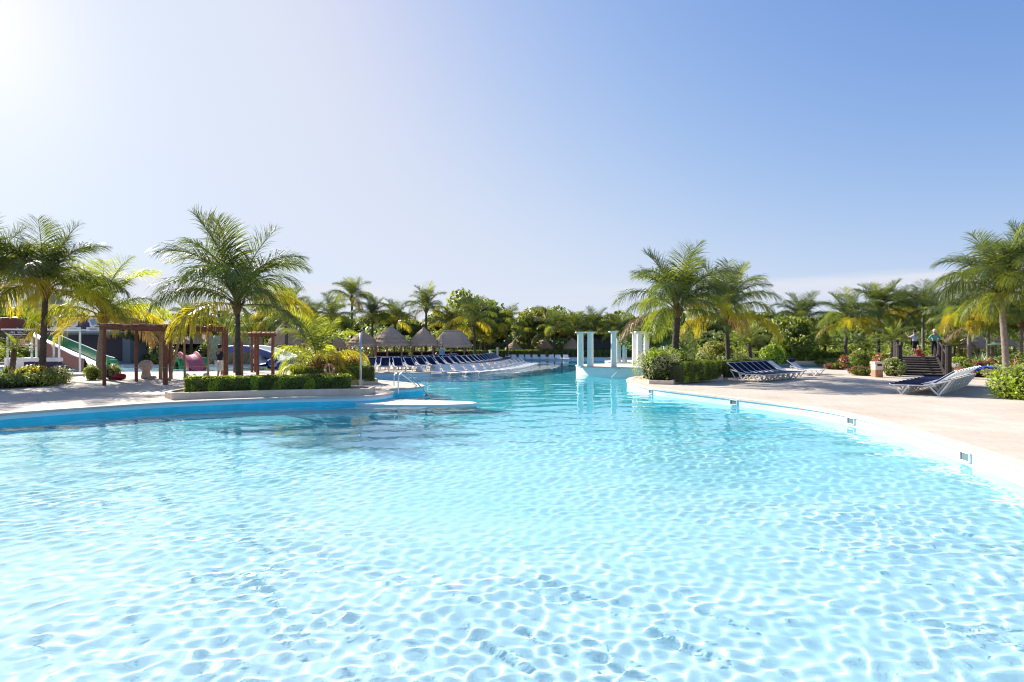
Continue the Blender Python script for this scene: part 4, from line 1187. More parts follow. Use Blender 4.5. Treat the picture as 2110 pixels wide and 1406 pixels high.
# ------------------------------------------------------------------ thatched huts
def hut(label, cxp, Y, apex_py, eave_py, halfw_px, seed, ridge_px=0, posts=6, dark=False, base=0.0, group='round thatched huts'):
    r = random.Random(seed)
    x = px2(cxp, Y); za, ze = zat(apex_py, Y), zat(eave_py, Y); rad = halfw_px * Y / FPX; rid = ridge_px * Y / FPX / 2
    t = thing('thatched_hut', label, 'hut', (x, Y, base), 0, group)
    za -= base; ze -= base
    mb = MB(); n = 36; rings = [(1.0, 0), (0.985, .05), (0.84, .24), (.67, .44), (.655, .48), (.47, .67), (.30, .83), (.13, .955), (.03, 1.0)]
    vs_, fs_ = [], []
    def ringpt(f, s, k, jit):
        a = 2 * math.pi * k / n
        cx_ = rid * (1 if math.cos(a) > 0 else -1) if rid else 0
        ff = f * (1 + jit)
        return (cx_ + (rad - rid) * ff * math.cos(a), rad * .92 * ff * math.sin(a), ze + (za - ze) * s)
    for (f, s) in rings:
        for k in range(n): vs_.append(ringpt(f, s, k, r.uniform(-.025, .025)))
    for i in range(len(rings) - 1):
        for k in range(n):
            a, b_ = i * n + k, i * n + (k + 1) % n
            fs_.append((a, b_, b_ + n, a + n))
    fs_.append(tuple((len(rings) - 1) * n + k for k in range(n)))
    # shaggy eave: hanging strands below the rim
    for k in range(n * 3):
        a = 2 * math.pi * k / (n * 3) + r.uniform(-.02, .02); da = .035
        def q(aa, f, z): 
            c_ = rid * (1 if math.cos(aa) > 0 else -1) if rid else 0
            return (c_ + (rad - rid) * f * math.cos(aa), rad * .92 * f * math.sin(aa), z)
        o = len(vs_); dz = r.uniform(.08, .24)
        vs_ += [q(a - da, .985, ze + .05), q(a + da, .985, ze + .05), q(a + da * .5, 1.0, ze - dz), q(a - da * .5, 1.0, ze - dz)]
        fs_.append((o, o + 1, o + 2, o + 3))
    for f, s, m_ in ((.67, .46, 80), (.85, .25, 90), (.42, .73, 50)):
        for k in range(m_):
            a = r.uniform(0, 6.28); da = .06
            c_ = rid * (1 if math.cos(a) > 0 else -1) if rid else 0
            L_ = r.uniform(.05, .11)
            p0 = [(c_ + (rad - rid) * g * math.cos(aa), rad * .92 * g * math.sin(aa), ze + (za - ze) * z) for g, z, aa in ((f, s + .02, a - da), (f, s + .02, a + da), (f + L_ * 1.25, s - L_, a + da), (f + L_ * 1.25, s - L_, a - da))]
            o = len(vs_); vs_ += p0; fs_.append((o, o + 1, o + 2, o + 3))
    mb.add(vs_, fs_); roof = mb.build('thatch_roof', M['thatch'], t)
    if rid:
        mb = MB(); mb.tube([(-rid * 1.05, 0, za - ze + ze + .02), (0, 0, za + .0), (rid * 1.05, 0, za + .02)], .12, 8); mb.build('ridge', M['thatch'], t)
    else:
        mb = MB(); mb.lathe([(.16, za - .12), (.2, za - .04), (.12, za + .06), (.04, za + .1)], n=10); mb.build('roof_cap', M['thatch'], t)
    for k in range(posts):
        a = 2 * math.pi * k / posts + .5
        px_, py_ = (rad * .74) * math.cos(a), rad * .68 * math.sin(a)
        mb = MB(); mb.tube([(px_, py_, 0), (px_ + r.uniform(-.03, .03), py_, ze * .5), (px_, py_, ze + .1)], [.1, .09, .09], 7); mb.build('post', M['post_pale'], t)
    mb = MB(); mb.lathe([(rad * .80, ze - .04), (rad * .80, ze + .05), (rad * .76, ze + .05), (rad * .76, ze - .04)], n=24, cap=False); mb.build('ring_beam', M['post_pale'], t)
    return t
hut('large round thatched hut, its roof the widest of the row', 805, 54, 674, 711, 41, 1)
hut('thatched hut partly hidden by the shower pole, first of the row', 748, 53, 684, 711, 34, 2)
hut('round thatched hut behind the person in blue', 873, 55, 677, 711, 33, 3)
hut('long ridge-roofed thatched hut, last of the row', 933, 56, 683, 713, 40, 4, ridge_px=34)
hut('tall peaked thatched roof behind the tall palm trunk', 587, 46, 664, 709, 33, 5)
hut('peaked thatched roof behind the young yellow palm', 617, 52, 678, 710, 34, 6)
hut('small peaked thatched roof showing between yellow palm fronds', 690, 56, 690, 716, 26, 7)
hut('small dark thatched hut across the pool, closest to the white lights', 1058, 72, 705, 719, 18, 8, posts=4)
hut('round thatched hut across the pool, in the shade of trees', 1121, 75, 700, 717, 18, 9, posts=4)
hut('thatched hut across the pool with its sunlit edge beside the columns', 1180, 72, 698, 718, 21, 10, posts=4)
hut('thatched hut beyond the wooden steps, under the palms', 2005, 50, 688, 716, 34, 12, posts=5)
hut('dark thatched hut at the picture edge behind the pale trunk', 2065, 46, 690, 712, 26, 14, posts=5)
hut('big dark thatched roof rising behind the block wall with the figures', 95, 58, 600, 655, 62, 15, posts=6)
# dark bodies of the bars below two roofs
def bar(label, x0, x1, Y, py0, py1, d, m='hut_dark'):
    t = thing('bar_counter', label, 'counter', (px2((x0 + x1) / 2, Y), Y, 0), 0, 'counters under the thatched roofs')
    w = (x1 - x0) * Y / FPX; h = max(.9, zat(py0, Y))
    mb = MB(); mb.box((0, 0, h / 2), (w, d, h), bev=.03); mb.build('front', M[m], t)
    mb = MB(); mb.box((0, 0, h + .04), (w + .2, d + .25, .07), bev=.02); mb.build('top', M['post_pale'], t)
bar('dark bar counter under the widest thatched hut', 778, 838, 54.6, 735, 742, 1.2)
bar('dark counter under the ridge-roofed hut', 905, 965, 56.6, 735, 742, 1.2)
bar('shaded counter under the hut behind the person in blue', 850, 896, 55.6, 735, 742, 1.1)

# long shaded hall behind the splash pool
t = thing('shaded_hall', 'long dark-roofed open hall behind the pergola', 'building', (px2(388, 58), 58, 0))
w_ = 100 * 58 / FPX
mb = MB(); mb.add([(-w_ / 2 - .4, -2.5, 1.75), (w_ / 2 + .4, -2.5, 1.75), (w_ / 2 - .6, 0, 2.9), (-w_ / 2 + .6, 0, 2.9), (w_ / 2 + .4, 2.5, 1.75), (-w_ / 2 - .4, 2.5, 1.75)], [(0, 1, 2, 3), (4, 5, 3, 2), (1, 4, 2), (5, 0, 3), (0, 5, 4, 1)])
mb.build('roof', M['thatch'], t)
mb = MB(); mb.box((0, 1.9, .87), (w_, .12, 1.74)); mb.build('back_wall', M['hut_dark'], t)
for k in range(5):
    mb = MB(); mb.tube([(-w_ / 2 + k * w_ / 4, -2.0, 0), (-w_ / 2 + k * w_ / 4, -2.0, 1.8)], .09, 7); mb.build('post', M['wood'], t)
# dark service hut behind the tall columns
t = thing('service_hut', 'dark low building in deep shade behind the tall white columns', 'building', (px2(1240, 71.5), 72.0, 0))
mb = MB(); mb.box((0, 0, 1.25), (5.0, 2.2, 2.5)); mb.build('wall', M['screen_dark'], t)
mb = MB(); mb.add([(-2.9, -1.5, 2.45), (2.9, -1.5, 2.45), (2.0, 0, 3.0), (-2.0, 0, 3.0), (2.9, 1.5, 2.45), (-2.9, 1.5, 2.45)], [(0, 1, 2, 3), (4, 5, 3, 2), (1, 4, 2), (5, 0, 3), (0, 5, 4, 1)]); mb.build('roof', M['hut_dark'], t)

# ------------------------------------------------------------------ columns
def column(label, x, y, z0, h, r, group, rz=0.0):
    t = thing('white_column', label, 'column', (x, y, z0), rz, group)
    mb = MB(); mb.lathe([(r * 1.06, .0), (r * 1.0, .1), (r * .93, h - .14), (r * 0.98, h - .1)], n=22, cap=False); mb.build('shaft', M['column'], t, smooth=True)
    mb = MB(); mb.box((0, 0, h - .035), (r * 3.1, r * 3.1, .07), bev=.012); mb.box((0, 0, h - .086), (r * 2.5, r * 2.5, .034), bev=.01); mb.build('capital', M['column'], t)
    return t
Z1, Z2 = .302, .152
for lab, cxp, Y, hw, tp in [('tall white column farthest to the pool side of its pair', 1196, 36.4, 6.4, 684), ('white column beside the pool-side one, its right neighbour', 1216.5, 36.2, 6.6, 684),
                            ('single thick white column, free-standing on the near platform', 1264.5, 35.4, 6.0, 682.5), ('white column left of the close cluster above the bush', 1308, 37.2, 5.6, 684.5),
                            ('thick middle column of the close cluster above the bush', 1318, 36.4, 6.2, 683), ('white column right of the close cluster above the bush', 1332, 37.6, 5.8, 685)]:
    column(lab, px2(cxp, Y), Y, Z1, zat(tp, Y) - Z1, hw * Y / FPX, 'tall columns on the near platform')
for lab, cxp, Y in [('short far column on the left of the pair on the back platform', 1274.5, 48.6), ('short far column on the right of the pair on the back platform', 1287, 48.2),
                    ('short far column just left of the palm trunk', 1359, 49.0), ('short far column touching the palm trunk', 1371.5, 49.0)]:
    column(lab, px2(cxp, Y), Y, Z2, zat(693.5, Y) - Z2, 4.7 * Y / FPX, 'short columns on the back platform')

# ------------------------------------------------------------------ sun loungers
def make_lounger(name, label, sling, frame, group, width=.58):
    t = thing(name, label, 'sun lounger', (0, 0, 0), 0, group); hw = width / 2
    seat_z, bk = .36, (.30, .98, .88)
    q = hw + .012
    mb = MB(); mb.add([(-.95, -q, seat_z + .034), (bk[0], -q, seat_z + .030), (bk[0], q, seat_z + .030), (-.95, q, seat_z + .034), (-.96, -q, seat_z + .002), (bk[0], -q, seat_z + .002), (bk[0], q, seat_z + .002), (-.96, q, seat_z + .002)],
                     [(0, 1, 2, 3), (7, 6, 5, 4), (0, 4, 5, 1), (1, 5, 6, 2), (2, 6, 7, 3), (3, 7, 4, 0)]); mb.build('seat', M[sling], t)
    x0, x1, z1 = bk
    mb = MB(); nrm = Vector((-(z1 - seat_z), 0, (x1 - x0))).normalized() * .016; pts = []
    for sgn in (1, -1):
        for (x, y, z) in ((x0 + .02, -hw + .04, seat_z + .02), (x1, -hw + .04, z1), (x1, hw - .04, z1), (x0 + .02, hw - .04, seat_z + .02)): pts.append(Vector((x, y, z)) + nrm * sgn)
    mb.add(pts, [(0, 1, 2, 3), (7, 6, 5, 4), (0, 4, 5, 1), (1, 5, 6, 2), (2, 6, 7, 3), (3, 7, 4, 0)]); mb.build('backrest', M[sling], t)
    mb = MB()
    for s in (-1, 1):
        mb.tube([(-.95, s * hw, seat_z), (x0 + .08, s * hw, seat_z)], .024, 6)
        mb.tube([(x0 - .02, s * (hw - .01), seat_z), (x1 + .01, s * (hw - .01), z1 + .01)], .022, 6)
    mb.tube([(-.95, -hw, seat_z), (-.95, hw, seat_z)], .024, 6); mb.tube([(x1 + .01, -hw, z1 + .01), (x1 + .01, hw, z1 + .01)], .022, 6); mb.tube([(x0, -hw, seat_z - .03), (x0, hw, seat_z - .03)], .02, 6)
    mb.build('frame', M[frame], t)
    for (a, ap, b_) in (((-.88, seat_z), (-.62, .02), (-.40, seat_z)), ((.18, seat_z), (.46, .02), (.80, .56))):
        for s in (-1, 1):
            mb = MB(); mb.tube([(a[0], s * (hw + .02), a[1]), (ap[0], s * (hw + .02), ap[1])], .024, 6); mb.tube([(ap[0], s * (hw + .02), ap[1]), (b_[0], s * (hw + .02), b_[1])], .028, 6); mb.build('leg', M[frame], t)
    for s in (-1, 1):
        mb = MB(); mb.tube([(.02, s * (hw + .02), seat_z + .02), (.45, s * (hw + .03), seat_z + .10), (.80, s * (hw + .02), .57)], [.02, .026, .02], 6); mb.build('armrest', M[frame], t)
    return t
navy = make_lounger('navy_lounger', 'navy lounger with white frame, nearest of the row by the lime green shrub', 'navy', 'white', 'navy loungers')
first = [True]
def place(proto, label, x, y, ang, group, z=0.0, scale=1.0):
    if proto.get('used') is None:
        proto['used'] = 1; o = proto; o['label'] = label; o['group'] = group; o.location = (x, y, z); o.rotation_euler = (0, 0, ang); o.scale = (scale,) * 3
    else:
        o = copy_tree(proto, label, (x, y, z), ang, scale, group)
    return o
ordinal = ['first', 'second', 'third', 'fourth', 'fifth', 'sixth', 'seventh', 'eighth', 'ninth', 'tenth', 'eleventh', 'twelfth', 'thirteenth', 'fourteenth', 'fifteenth', 'sixteenth', 'seventeenth', 'eighteenth', 'nineteenth', 'twentieth', 'twenty-first', 'twenty-second', 'twenty-third', 'twenty-fourth', 'twenty-fifth', 'twenty-sixth']
# foreground row on the right-hand paving: heads toward the viewer's right
x0, y0 = 15.15, 19.75
for i in range(10):
    lab = 'navy lounger nearest the pool in the row beside the lime green shrub' if i == 0 else ('last navy lounger of the row beside the lime green shrub, under the blue towel' if i == 9 else '%s navy lounger, counted from the pool, in the row beside the lime green shrub' % ordinal[i])
    place(navy, lab, x0 + .50 * i, y0 + .46 * i, math.atan2(-1.0, 1.6) + rt.uniform(-.03, .03), 'navy loungers beside the lime green shrub')
# row below the palms of the far bank
for i in range(7):
    lab = '%s navy lounger from the hedge in the row under the far-bank palms' % ordinal[i]
    place(navy, lab, 11.75 + .47 * i, 26.5 + .40 * i, math.atan2(.80, -.60) + rt.uniform(-.03, .03), 'navy loungers under the far-bank palms')
# long curved row on the left bank, feet toward the pool
row = spline([(-9.4, 34.9), (-7.1, 35.3), (-4.9, 37.4), (-3.2, 40.6), (-2.0, 44.2), (-1.25, 48.5), (-.95, 53), (-1.6, 57.5)], 14, closed=False)
def along(line, step, s0=0.0):
    out, acc, nxt = [], 0.0, s0
    for a, b_ in zip(line[:-1], line[1:]):
        a, b_ = Vector(a), Vector(b_); d = (b_ - a).length
        while acc + d >= nxt:
            p = a.lerp(b_, (nxt - acc) / d); out.append((p.x, p.y, (b_ - a).normalized())); nxt += step
        acc += d
    return out
spots = along(row, .95, .1)
for i, (x, y, d) in enumerate(spots[:26]):
    nx, ny = -d.y, d.x                               # away from the pool
    ang = math.atan2(ny * .9 + .25, nx * .9 - .1)
    near = 'with the white hoop of an armrest' if i == 0 else 'counted from the shower pole'
    place(navy, 'navy lounger closest to the shower pole in the long pool-side row' if i == 0 else '%s navy lounger of the long pool-side row, counted from the shower pole' % ordinal[i], x, y, ang + rt.uniform(-.04, .04), 'navy loungers in the long curved pool-side row')
row2 = [(x - d.y * 2.9, y + d.x * 2.9, d) for (x, y, d) in spots]
for i, (x, y, d) in enumerate(row2[:18]):
    ang = math.atan2(d.x * .9 + .25, -d.y * .9 - .1)
    place(navy, '%s navy lounger of the second row, counted from the shower pole, before the thatched huts' % ordinal[i], x, y, ang + rt.uniform(-.05, .05), 'navy loungers of the second row by the huts')
# white loungers standing in the water
white = make_lounger('white_lounger', 'white in-water lounger', 'white', 'white', 'white loungers standing in shallow water', .68)
wl_ = [(872.5, 34.9), (906.5, 34.9), (936, 35.3), (963, 35.9), (987, 36.6), (1009, 37.5), (1027, 38.6), (1042, 39.8), (1054, 41.1), (1064, 42.5), (1073, 44.0), (1080.5, 45.6), (1087, 47.2), (1093, 48.8), (1098, 50.5)]
for i, (pxx, Y) in enumerate(wl_):
    x = px2(pxx, Y); dx = px2(wl_[min(i + 1, 14)][0], wl_[min(i + 1, 14)][1]) - px2(wl_[max(i - 1, 0)][0], wl_[max(i - 1, 0)][1]); dy = wl_[min(i + 1, 14)][1] - wl_[max(i - 1, 0)][1]
    ang = math.atan2(dx, -dy)     # head away from open water
    place(white, 'white in-water lounger closest to the shower pole on the near shelf' if i == 0 else '%s white in-water lounger of the near shelf, counted from the shower pole' % ordinal[i], x - .3, Y + .3, ang, 'white loungers standing on the near shelf', z=-.42, scale=.93)
for i, pxx in enumerate([1046, 1060, 1074, 1089, 1104, 1120, 1136, 1152, 1167]):
    Y = 65.2
    place(white, 'white in-water lounger at the far edge, %s from the columns' % ordinal[8 - i], px2(pxx, Y), Y, R(90) + rt.uniform(-.1, .1), 'white loungers at the far edge of the pool', z=-.43, scale=.9)
# two white loungers with a towel beside the side pool
for i, (pxx, Y, lab, a) in enumerate([(1622, 30.2, 'white bare lounger right after the navy row, by the side pool', 135), (1661, 31.2, 'white lounger standing apart by the side pool, a folded navy cushion on its head end', 128)]):
    place(white, lab, px2(pxx, Y), Y, R(a), 'white loungers beside the side pool', scale=.95)
mb = MB(); mb.box((0, 0, 0), (.18, .62, .34), bev=.04); mb.box((.03, 0, .02), (.2, .5, .2), bev=.04)
o = mb.build('navy_cushion', M['navy'], None, loc=(px2(1661, 31.2) + .93 * .95 * math.cos(R(128)) + .03, 31.2 + .93 * .95 * math.sin(R(128)) + .0, .80), rot=(0, R(-12), R(128))); tag(o, 'thick folded navy cushion over the head of a white lounger', 'cushion')
mb = MB(); n_ = 7
vs_ = []
for i in range(n_):
    for j in range(n_):
        u, v = i / (n_ - 1) - .5, j / (n_ - 1) - .5
        vs_.append((u * .85, v * .62, .02 * math.sin(u * 14 + v * 5) + .03 * math.cos(v * 11) - .5 * max(0, abs(u) - .25)))
mb.add(vs_, [(i * n_ + j, (i + 1) * n_ + j, (i + 1) * n_ + j + 1, i * n_ + j + 1) for i in range(n_ - 1) for j in range(n_ - 1)])
o = mb.build('blue_towel', M['blue_towel'], None, loc=(20.15, 22.6, .88), rot=(0, 0, R(-30))); tag(o, 'bright blue towel draped over the head of the last lounger', 'towel')
o.modifiers.new('s', 'SOLIDIFY').thickness = .02

# ------------------------------------------------------------------ rails, shower, lifebuoy
def rail(label, pts, r=.022, name='pool_handrail', m='steel', extra=()):
    t = thing(name, label, 'handrail', pts[0], 0, 'pool handrails'); o = Vector(pts[0])
    mb = MB(); mb.tube([Vector(p) - o for p in spline(pts, 5, closed=False)], r, 8); mb.build('tube', M[m], t, smooth=True)
    for e in extra:
        mb = MB(); mb.tube([Vector(p) - o for p in e], r, 8); mb.build('upright', M[m], t, smooth=True)
    return t
zt = lambda px_, py_, Y: (px2(px_, Y), Y, zat(py_, Y))
rail('steel pool handrail sloping down into the notch of the peninsula, front rail', [zt(821, 815, 20.9), zt(821, 782, 20.9), zt(826, 770, 21.0), zt(838, 768, 21.1), zt(860, 790, 21.6), zt(886, 818, 22.2)], .024)
rail('steel pool handrail behind the front one, over the notch', [zt(812, 795, 22.6), zt(812, 778, 22.6), zt(815, 771, 22.7), zt(824, 769, 22.8), zt(846, 785, 23.4), zt(874, 808, 24.0)], .022)
rail('white handrail slanting from the column platform into the water', [zt(1284, 757, 34.8), zt(1276, 763, 34.4), zt(1255, 783, 33.6)], .03, m='white')
t = thing('outdoor_shower', 'slim pale metal shower pole at the tip of the peninsula', 'shower', (px2(743, 22.9), 22.9, 0))
mb = MB(); mb.tube([(0, 0, 0), (0, 0, zat(686, 22.9))], [.045, .035], 10); mb.build('pole', M['steel'], t, smooth=True)
mb = MB(); mb.tube([(0, 0, 1.78), (-.18, .0, 1.82), (-.28, 0, 1.76)], .016, 6); mb.lathe([(.02, 0), (.07, -.04), (.07, -.055)], (-.28, 0, 1.77), 10); mb.build('shower_head', M['steel'], t)
mb = MB(); mb.tube([(-.08, 0, 1.62), (.1, 0, 1.62)], .018, 6); mb.box((0, -.05, 1.35), (.08, .05, .1), bev=.01); mb.build('tap', M['steel'], t)
mb = MB(); mb.lathe([(.11, 0), (.11, .02), (.05, .035)], n=14); mb.build('base_plate', M['steel'], t)

t = thing('lifebuoy', 'faded red lifebuoy ring leaning over the dark hedge', 'lifebuoy', zt(679, 761, 23.6)); t.rotation_euler = (0, R(-8), R(22))
def ring_part(a0, a1, m, name):
    mb = MB(); N_ = 8; pts = []
    for i in range(N_ + 1):
        a = a0 + (a1 - a0) * i / N_; pts.append((.185 * math.cos(a), 0, .185 * math.sin(a) * 1.15))
    mb.tube(pts, .055, 10); mb.build(name, M[m], t, smooth=True)
for k in range(4):
    ring_part(R(90 * k + 12), R(90 * k + 78), 'ring_red', 'red_segment'); ring_part(R(90 * k - 12), R(90 * k + 12), 'ring_white', 'white_band')
mb = MB(); mb.tube([(.0, .09, -.85), (0, .09, .1), (0, .03, .22)], .02, 6); mb.build('stake', M['steel'], t)

# ------------------------------------------------------------------ left side: kiosk, slide, wall, splash pool toys
Yk = 33.0
kx = lambda p: px2(p, Yk); kz = lambda p: zat(p, Yk)
t = thing('sign_kiosk', 'open white kiosk with a dark purple sign board', 'kiosk', (kx(65), Yk, 0)); ox = kx(65)
def kb(name, x0, x1, z0, z1, y0, y1, m, bev=.01):
    mb = MB(); mb.box(((x0 + x1) / 2 - ox, (y0 + y1) / 2, (z0 + z1) / 2), (x1 - x0, y1 - y0, z1 - z0), bev=bev); return mb.build(name, M[m], t)
kb('roof', kx(3), kx(128), kz(680), kz(677.5), -.05, 2.2, 'white')
sb = kb('sign_board', kx(7), kx(67), kz(693.5), kz(681), -.08, 0, 'purple_board')
sb2 = kb('sign_board', kx(91), kx(127), kz(691), kz(681.5), -.08, 0, 'purple_board')
def glyphs(parent, x0, x1, zc, h, n, seed, gap=None):
    """two or three illegible strokes to each letter, as on the far-off board"""
    r = random.Random(seed); mb = MB(); w = (x1 - x0) / n
    for i in range(n):
        if gap is not None and i == gap: continue
        c = x0 + w * (i + .5) - ox
        for k in range(3):
            q = r.random()
            if q < .4: mb.box((c + r.uniform(-.3, .3) * w, -.094, zc), (w * .17, .02, h))
            elif q < .75: mb.box((c, -.0945, zc + r.choice((-.42, 0, .42)) * h), (w * .66, .021, h * .2))
            else: mb.box((c + r.choice((-.25, .25)) * w, -.095, zc + r.choice((-.22, .22)) * h), (w * .17, .022, h * .5))
    mb.build('lettering', M['white'], parent).parent = parent
glyphs(t, kx(22), kx(52), kz(685.3), .11, 10, 3, gap=4)
kb('sign_underline', kx(18), kx(57), kz(690.2), kz(689), -.1, -.081, 'white', 0)
glyphs(t, kx(93), kx(112), kz(687), .13, 8, 5)
for p_ in (14, 64, 109.5):
    mb = MB(); mb.box((kx(p_) - ox, 0.05, kz(694) / 2), (.09, .09, kz(694)), bev=.01); mb.build('post', M['white'], t)
    mb = MB(); mb.box((kx(p_) - ox, 2.05, kz(682) / 2), (.09, .09, kz(682)), bev=.01); mb.build('post', M['white'], t)
kb('poster', kx(16.5), kx(61), kz(715), kz(695), .10, .14, 'purple_board')
kb('poster_print', kx(35), kx(49), kz(715), kz(700), .085, .099, 'print_pink', 0)
kb('poster_print', kx(18), kx(29), kz(715), kz(703), .085, .098, 'cloth_white', 0)
kb('counter_front', kx(50), kx(122), kz(745), kz(737.5), -.3, .3, 'white')
kb('counter_side', kx(2), kx(48), 0, kz(738), .2, .3, 'white')
kb('counter_base', kx(52), kx(120), 0, kz(746), -.1, .25, 'purple_board')

# big slide: channel swept down a slope
def slide(label, path, w, wall, cols, name='water_slide', cat='water slide', thick=.12, group=None):
    t = thing(name, label, cat, path[0], 0, group); o = Vector(path[0]); pts = [Vector(p) - o for p in spline(path, 5, closed=False)]
    outer, inner, lip = MB(), MB(), MB(); rows_o, rows_i, l1, l2 = [], [], [], []
    for i, p in enumerate(pts):
        d = (pts[min(i + 1, len(pts) - 1)] - pts[max(i - 1, 0)]); s = Vector((-d.y, d.x, 0)).normalized()
        rows_o.append([p + s * w / 2 + Vector((0, 0, wall)), p + s * w / 2 * 1.02 - Vector((0, 0, thick)), p - s * w / 2 * 1.02 - Vector((0, 0, thick)), p - s * w / 2 + Vector((0, 0, wall))])
        rows_i.append([p + s * (w / 2 - .05) + Vector((0, 0, wall)), p + s * w * .36 + Vector((0, 0, .08)), p, p - s * w * .36 + Vector((0, 0, .08)), p - s * (w / 2 - .05) + Vector((0, 0, wall))])
        l1.append(p + s * (w / 2 - .02) + Vector((0, 0, wall + .02))); l2.append(p - s * (w / 2 - .02) + Vector((0, 0, wall + .02)))
    for mbx, rows_ in ((outer, rows_o), (inner, rows_i)):
        k = len(rows_[0]); mbx.add([v for r_ in rows_ for v in r_], [(i * k + j, i * k + j + 1, (i + 1) * k + j + 1, (i + 1) * k + j) for i in range(len(rows_) - 1) for j in range(k - 1)])
    outer.build('chute_shell', M[cols[0]], t); inner.build('chute_bed', M[cols[1]], t)
    lip.tube(l1, .04, 6); lip.tube(l2, .04, 6); lip.build('rim', M[cols[2]], t)
    return t
zt3 = lambda p_, q_, Y: (px2(p_, Y), Y, zat(q_, Y))
slide('wide red-brown water slide with a green channel, running down to the splash pool', [zt3(30, 672, 44), zt3(90, 706, 41.5), zt3(150, 733, 39.5), zt3(186, 751, 38.2), zt3(206, 757, 37.6)], 1.9, .62, ('slide_red', 'slide_green', 'white'), thick=.3)
slide('red-brown curved slide top at the picture edge above the kiosk', [zt3(-40, 672, 40), zt3(0, 664, 41), zt3(30, 669, 42.5), zt3(52, 679, 45)], 1.4, .3, ('slide_red', 'slide_red', 'slide_red'), thick=.5)
for (p_, q_, Y) in ((70, 705, 42.0), (120, 728, 40.5), (170, 745, 38.8)):
    pass
t = thing('slide_supports', 'low grey base under the foot of the red-brown water slide', 'support', (px2(165, 39.4), 39.9, 0)); mb = MB(); mb.box((0, 0, .2), (3.4, .5, .5), bev=.04); mb.build('block', M['blockwall'], t); mb = MB(); mb.box((-1.9, -.3, .35), (.5, .4, .7), bev=.03); mb.build('pier', M['blockwall'], t)
slide('pale twisting slide behind the second pergola, dark blue underneath', [zt3(478, 724, 44), zt3(520, 722, 43), zt3(560, 730, 42), zt3(590, 745, 41), zt3(560, 757, 40)], 1.6, .35, ('slide_blue', 'white', 'white'))
slide('pale straight slide behind the second pergola', [zt3(600, 718, 46), zt3(570, 735, 43), zt3(535, 752, 40)], 1.2, .3, ('slide_blue', 'white', 'white'))
slide('small pink slide at the edge of the splash pool', [zt3(384, 734, 40.2), zt3(390, 733, 39.8), zt3(398, 743, 39.2), zt3(407, 764, 38.6)], 1.1, .22, ('slide_pink', 'slide_pink', 'slide_pink'), name='play_slide')
for lab, p0, p1, q0, Y in (('green play tunnel arch left of the pink slide', 357, 378, 737, 40), ('green play arch right of the pink slide', 412, 425, 737, 40), ('small green arch beside the foot of the green water slide', 226, 239, 741, 38)):
    w = (p1 - p0) * Y / FPX; h = zat(q0, Y) + .1
    t = thing('play_arch', lab, 'play arch', (px2((p0 + p1) / 2, Y), Y, -.1), 0, 'green play arches in the splash pool')
    mb = MB(); N_ = 14
    for yy in (-.35, .35):
        for k in range(N_ + 1):
            a = math.pi * k / N_; mb.v.append((math.cos(a) * w / 2, yy, math.sin(a) ** .8 * h)); mb.v.append((math.cos(a) * w / 3.1, yy, math.sin(a) ** .8 * h * .72))
    k2 = 2 * (N_ + 1)
    for k in range(N_):
        a = 2 * k
        for fc in ((a, a + 1, a + 3, a + 2), (k2 + a, k2 + a + 2, k2 + a + 3, k2 + a + 1), (a, a + 2, k2 + a + 2, k2 + a), (a + 1, k2 + a + 1, k2 + a + 3, a + 3)): mb.f.append(fc); mb.m.append(0)
    mb.build('arch', M['slide_green'], t); mb = MB(); mb.box((0, .1, h * .33), (w * .6, .04, h * .66)); mb.build('opening', M['cloth_black'], t)

# block wall with panel and cut-out figures
Yb = 48.0
t = thing('block_wall', 'high grey block wall with a large dark panel', 'wall', (px2(182, Yb), Yb, 0)); ox = px2(182, Yb)
def bb(name, x0, x1, z0, z1, y0, y1, m, bev=.02, par=None):
    mb = MB(); mb.box(((x0 + x1) / 2 - ox, (y0 + y1) / 2, (z0 + z1) / 2), (x1 - x0, y1 - y0, z1 - z0), bev=bev); return mb.build(name, M[m], par or t)
bx_ = lambda p: px2(p, Yb); bz = lambda p: zat(p, Yb)
bb('wall', bx_(96), bx_(268), 0, bz(686), 0, 2.5, 'blockwall'); bb('coping', bx_(95), bx_(269), bz(686), bz(683), -.1, 2.6, 'water_tile')
bb('panel', bx_(140), bx_(252), bz(744), bz(690), -.06, -.004, 'screen_dark')
t2 = thing('backdrop_screen', 'dark purple backdrop standing on the grey block wall', 'screen', (px2(160, Yb + 2), Yb + 2, bz(683)))
mb = MB(); mb.box((0, 0, .75), (5.6, .1, 1.5)); mb.build('panel', M['purple_board'], t2)
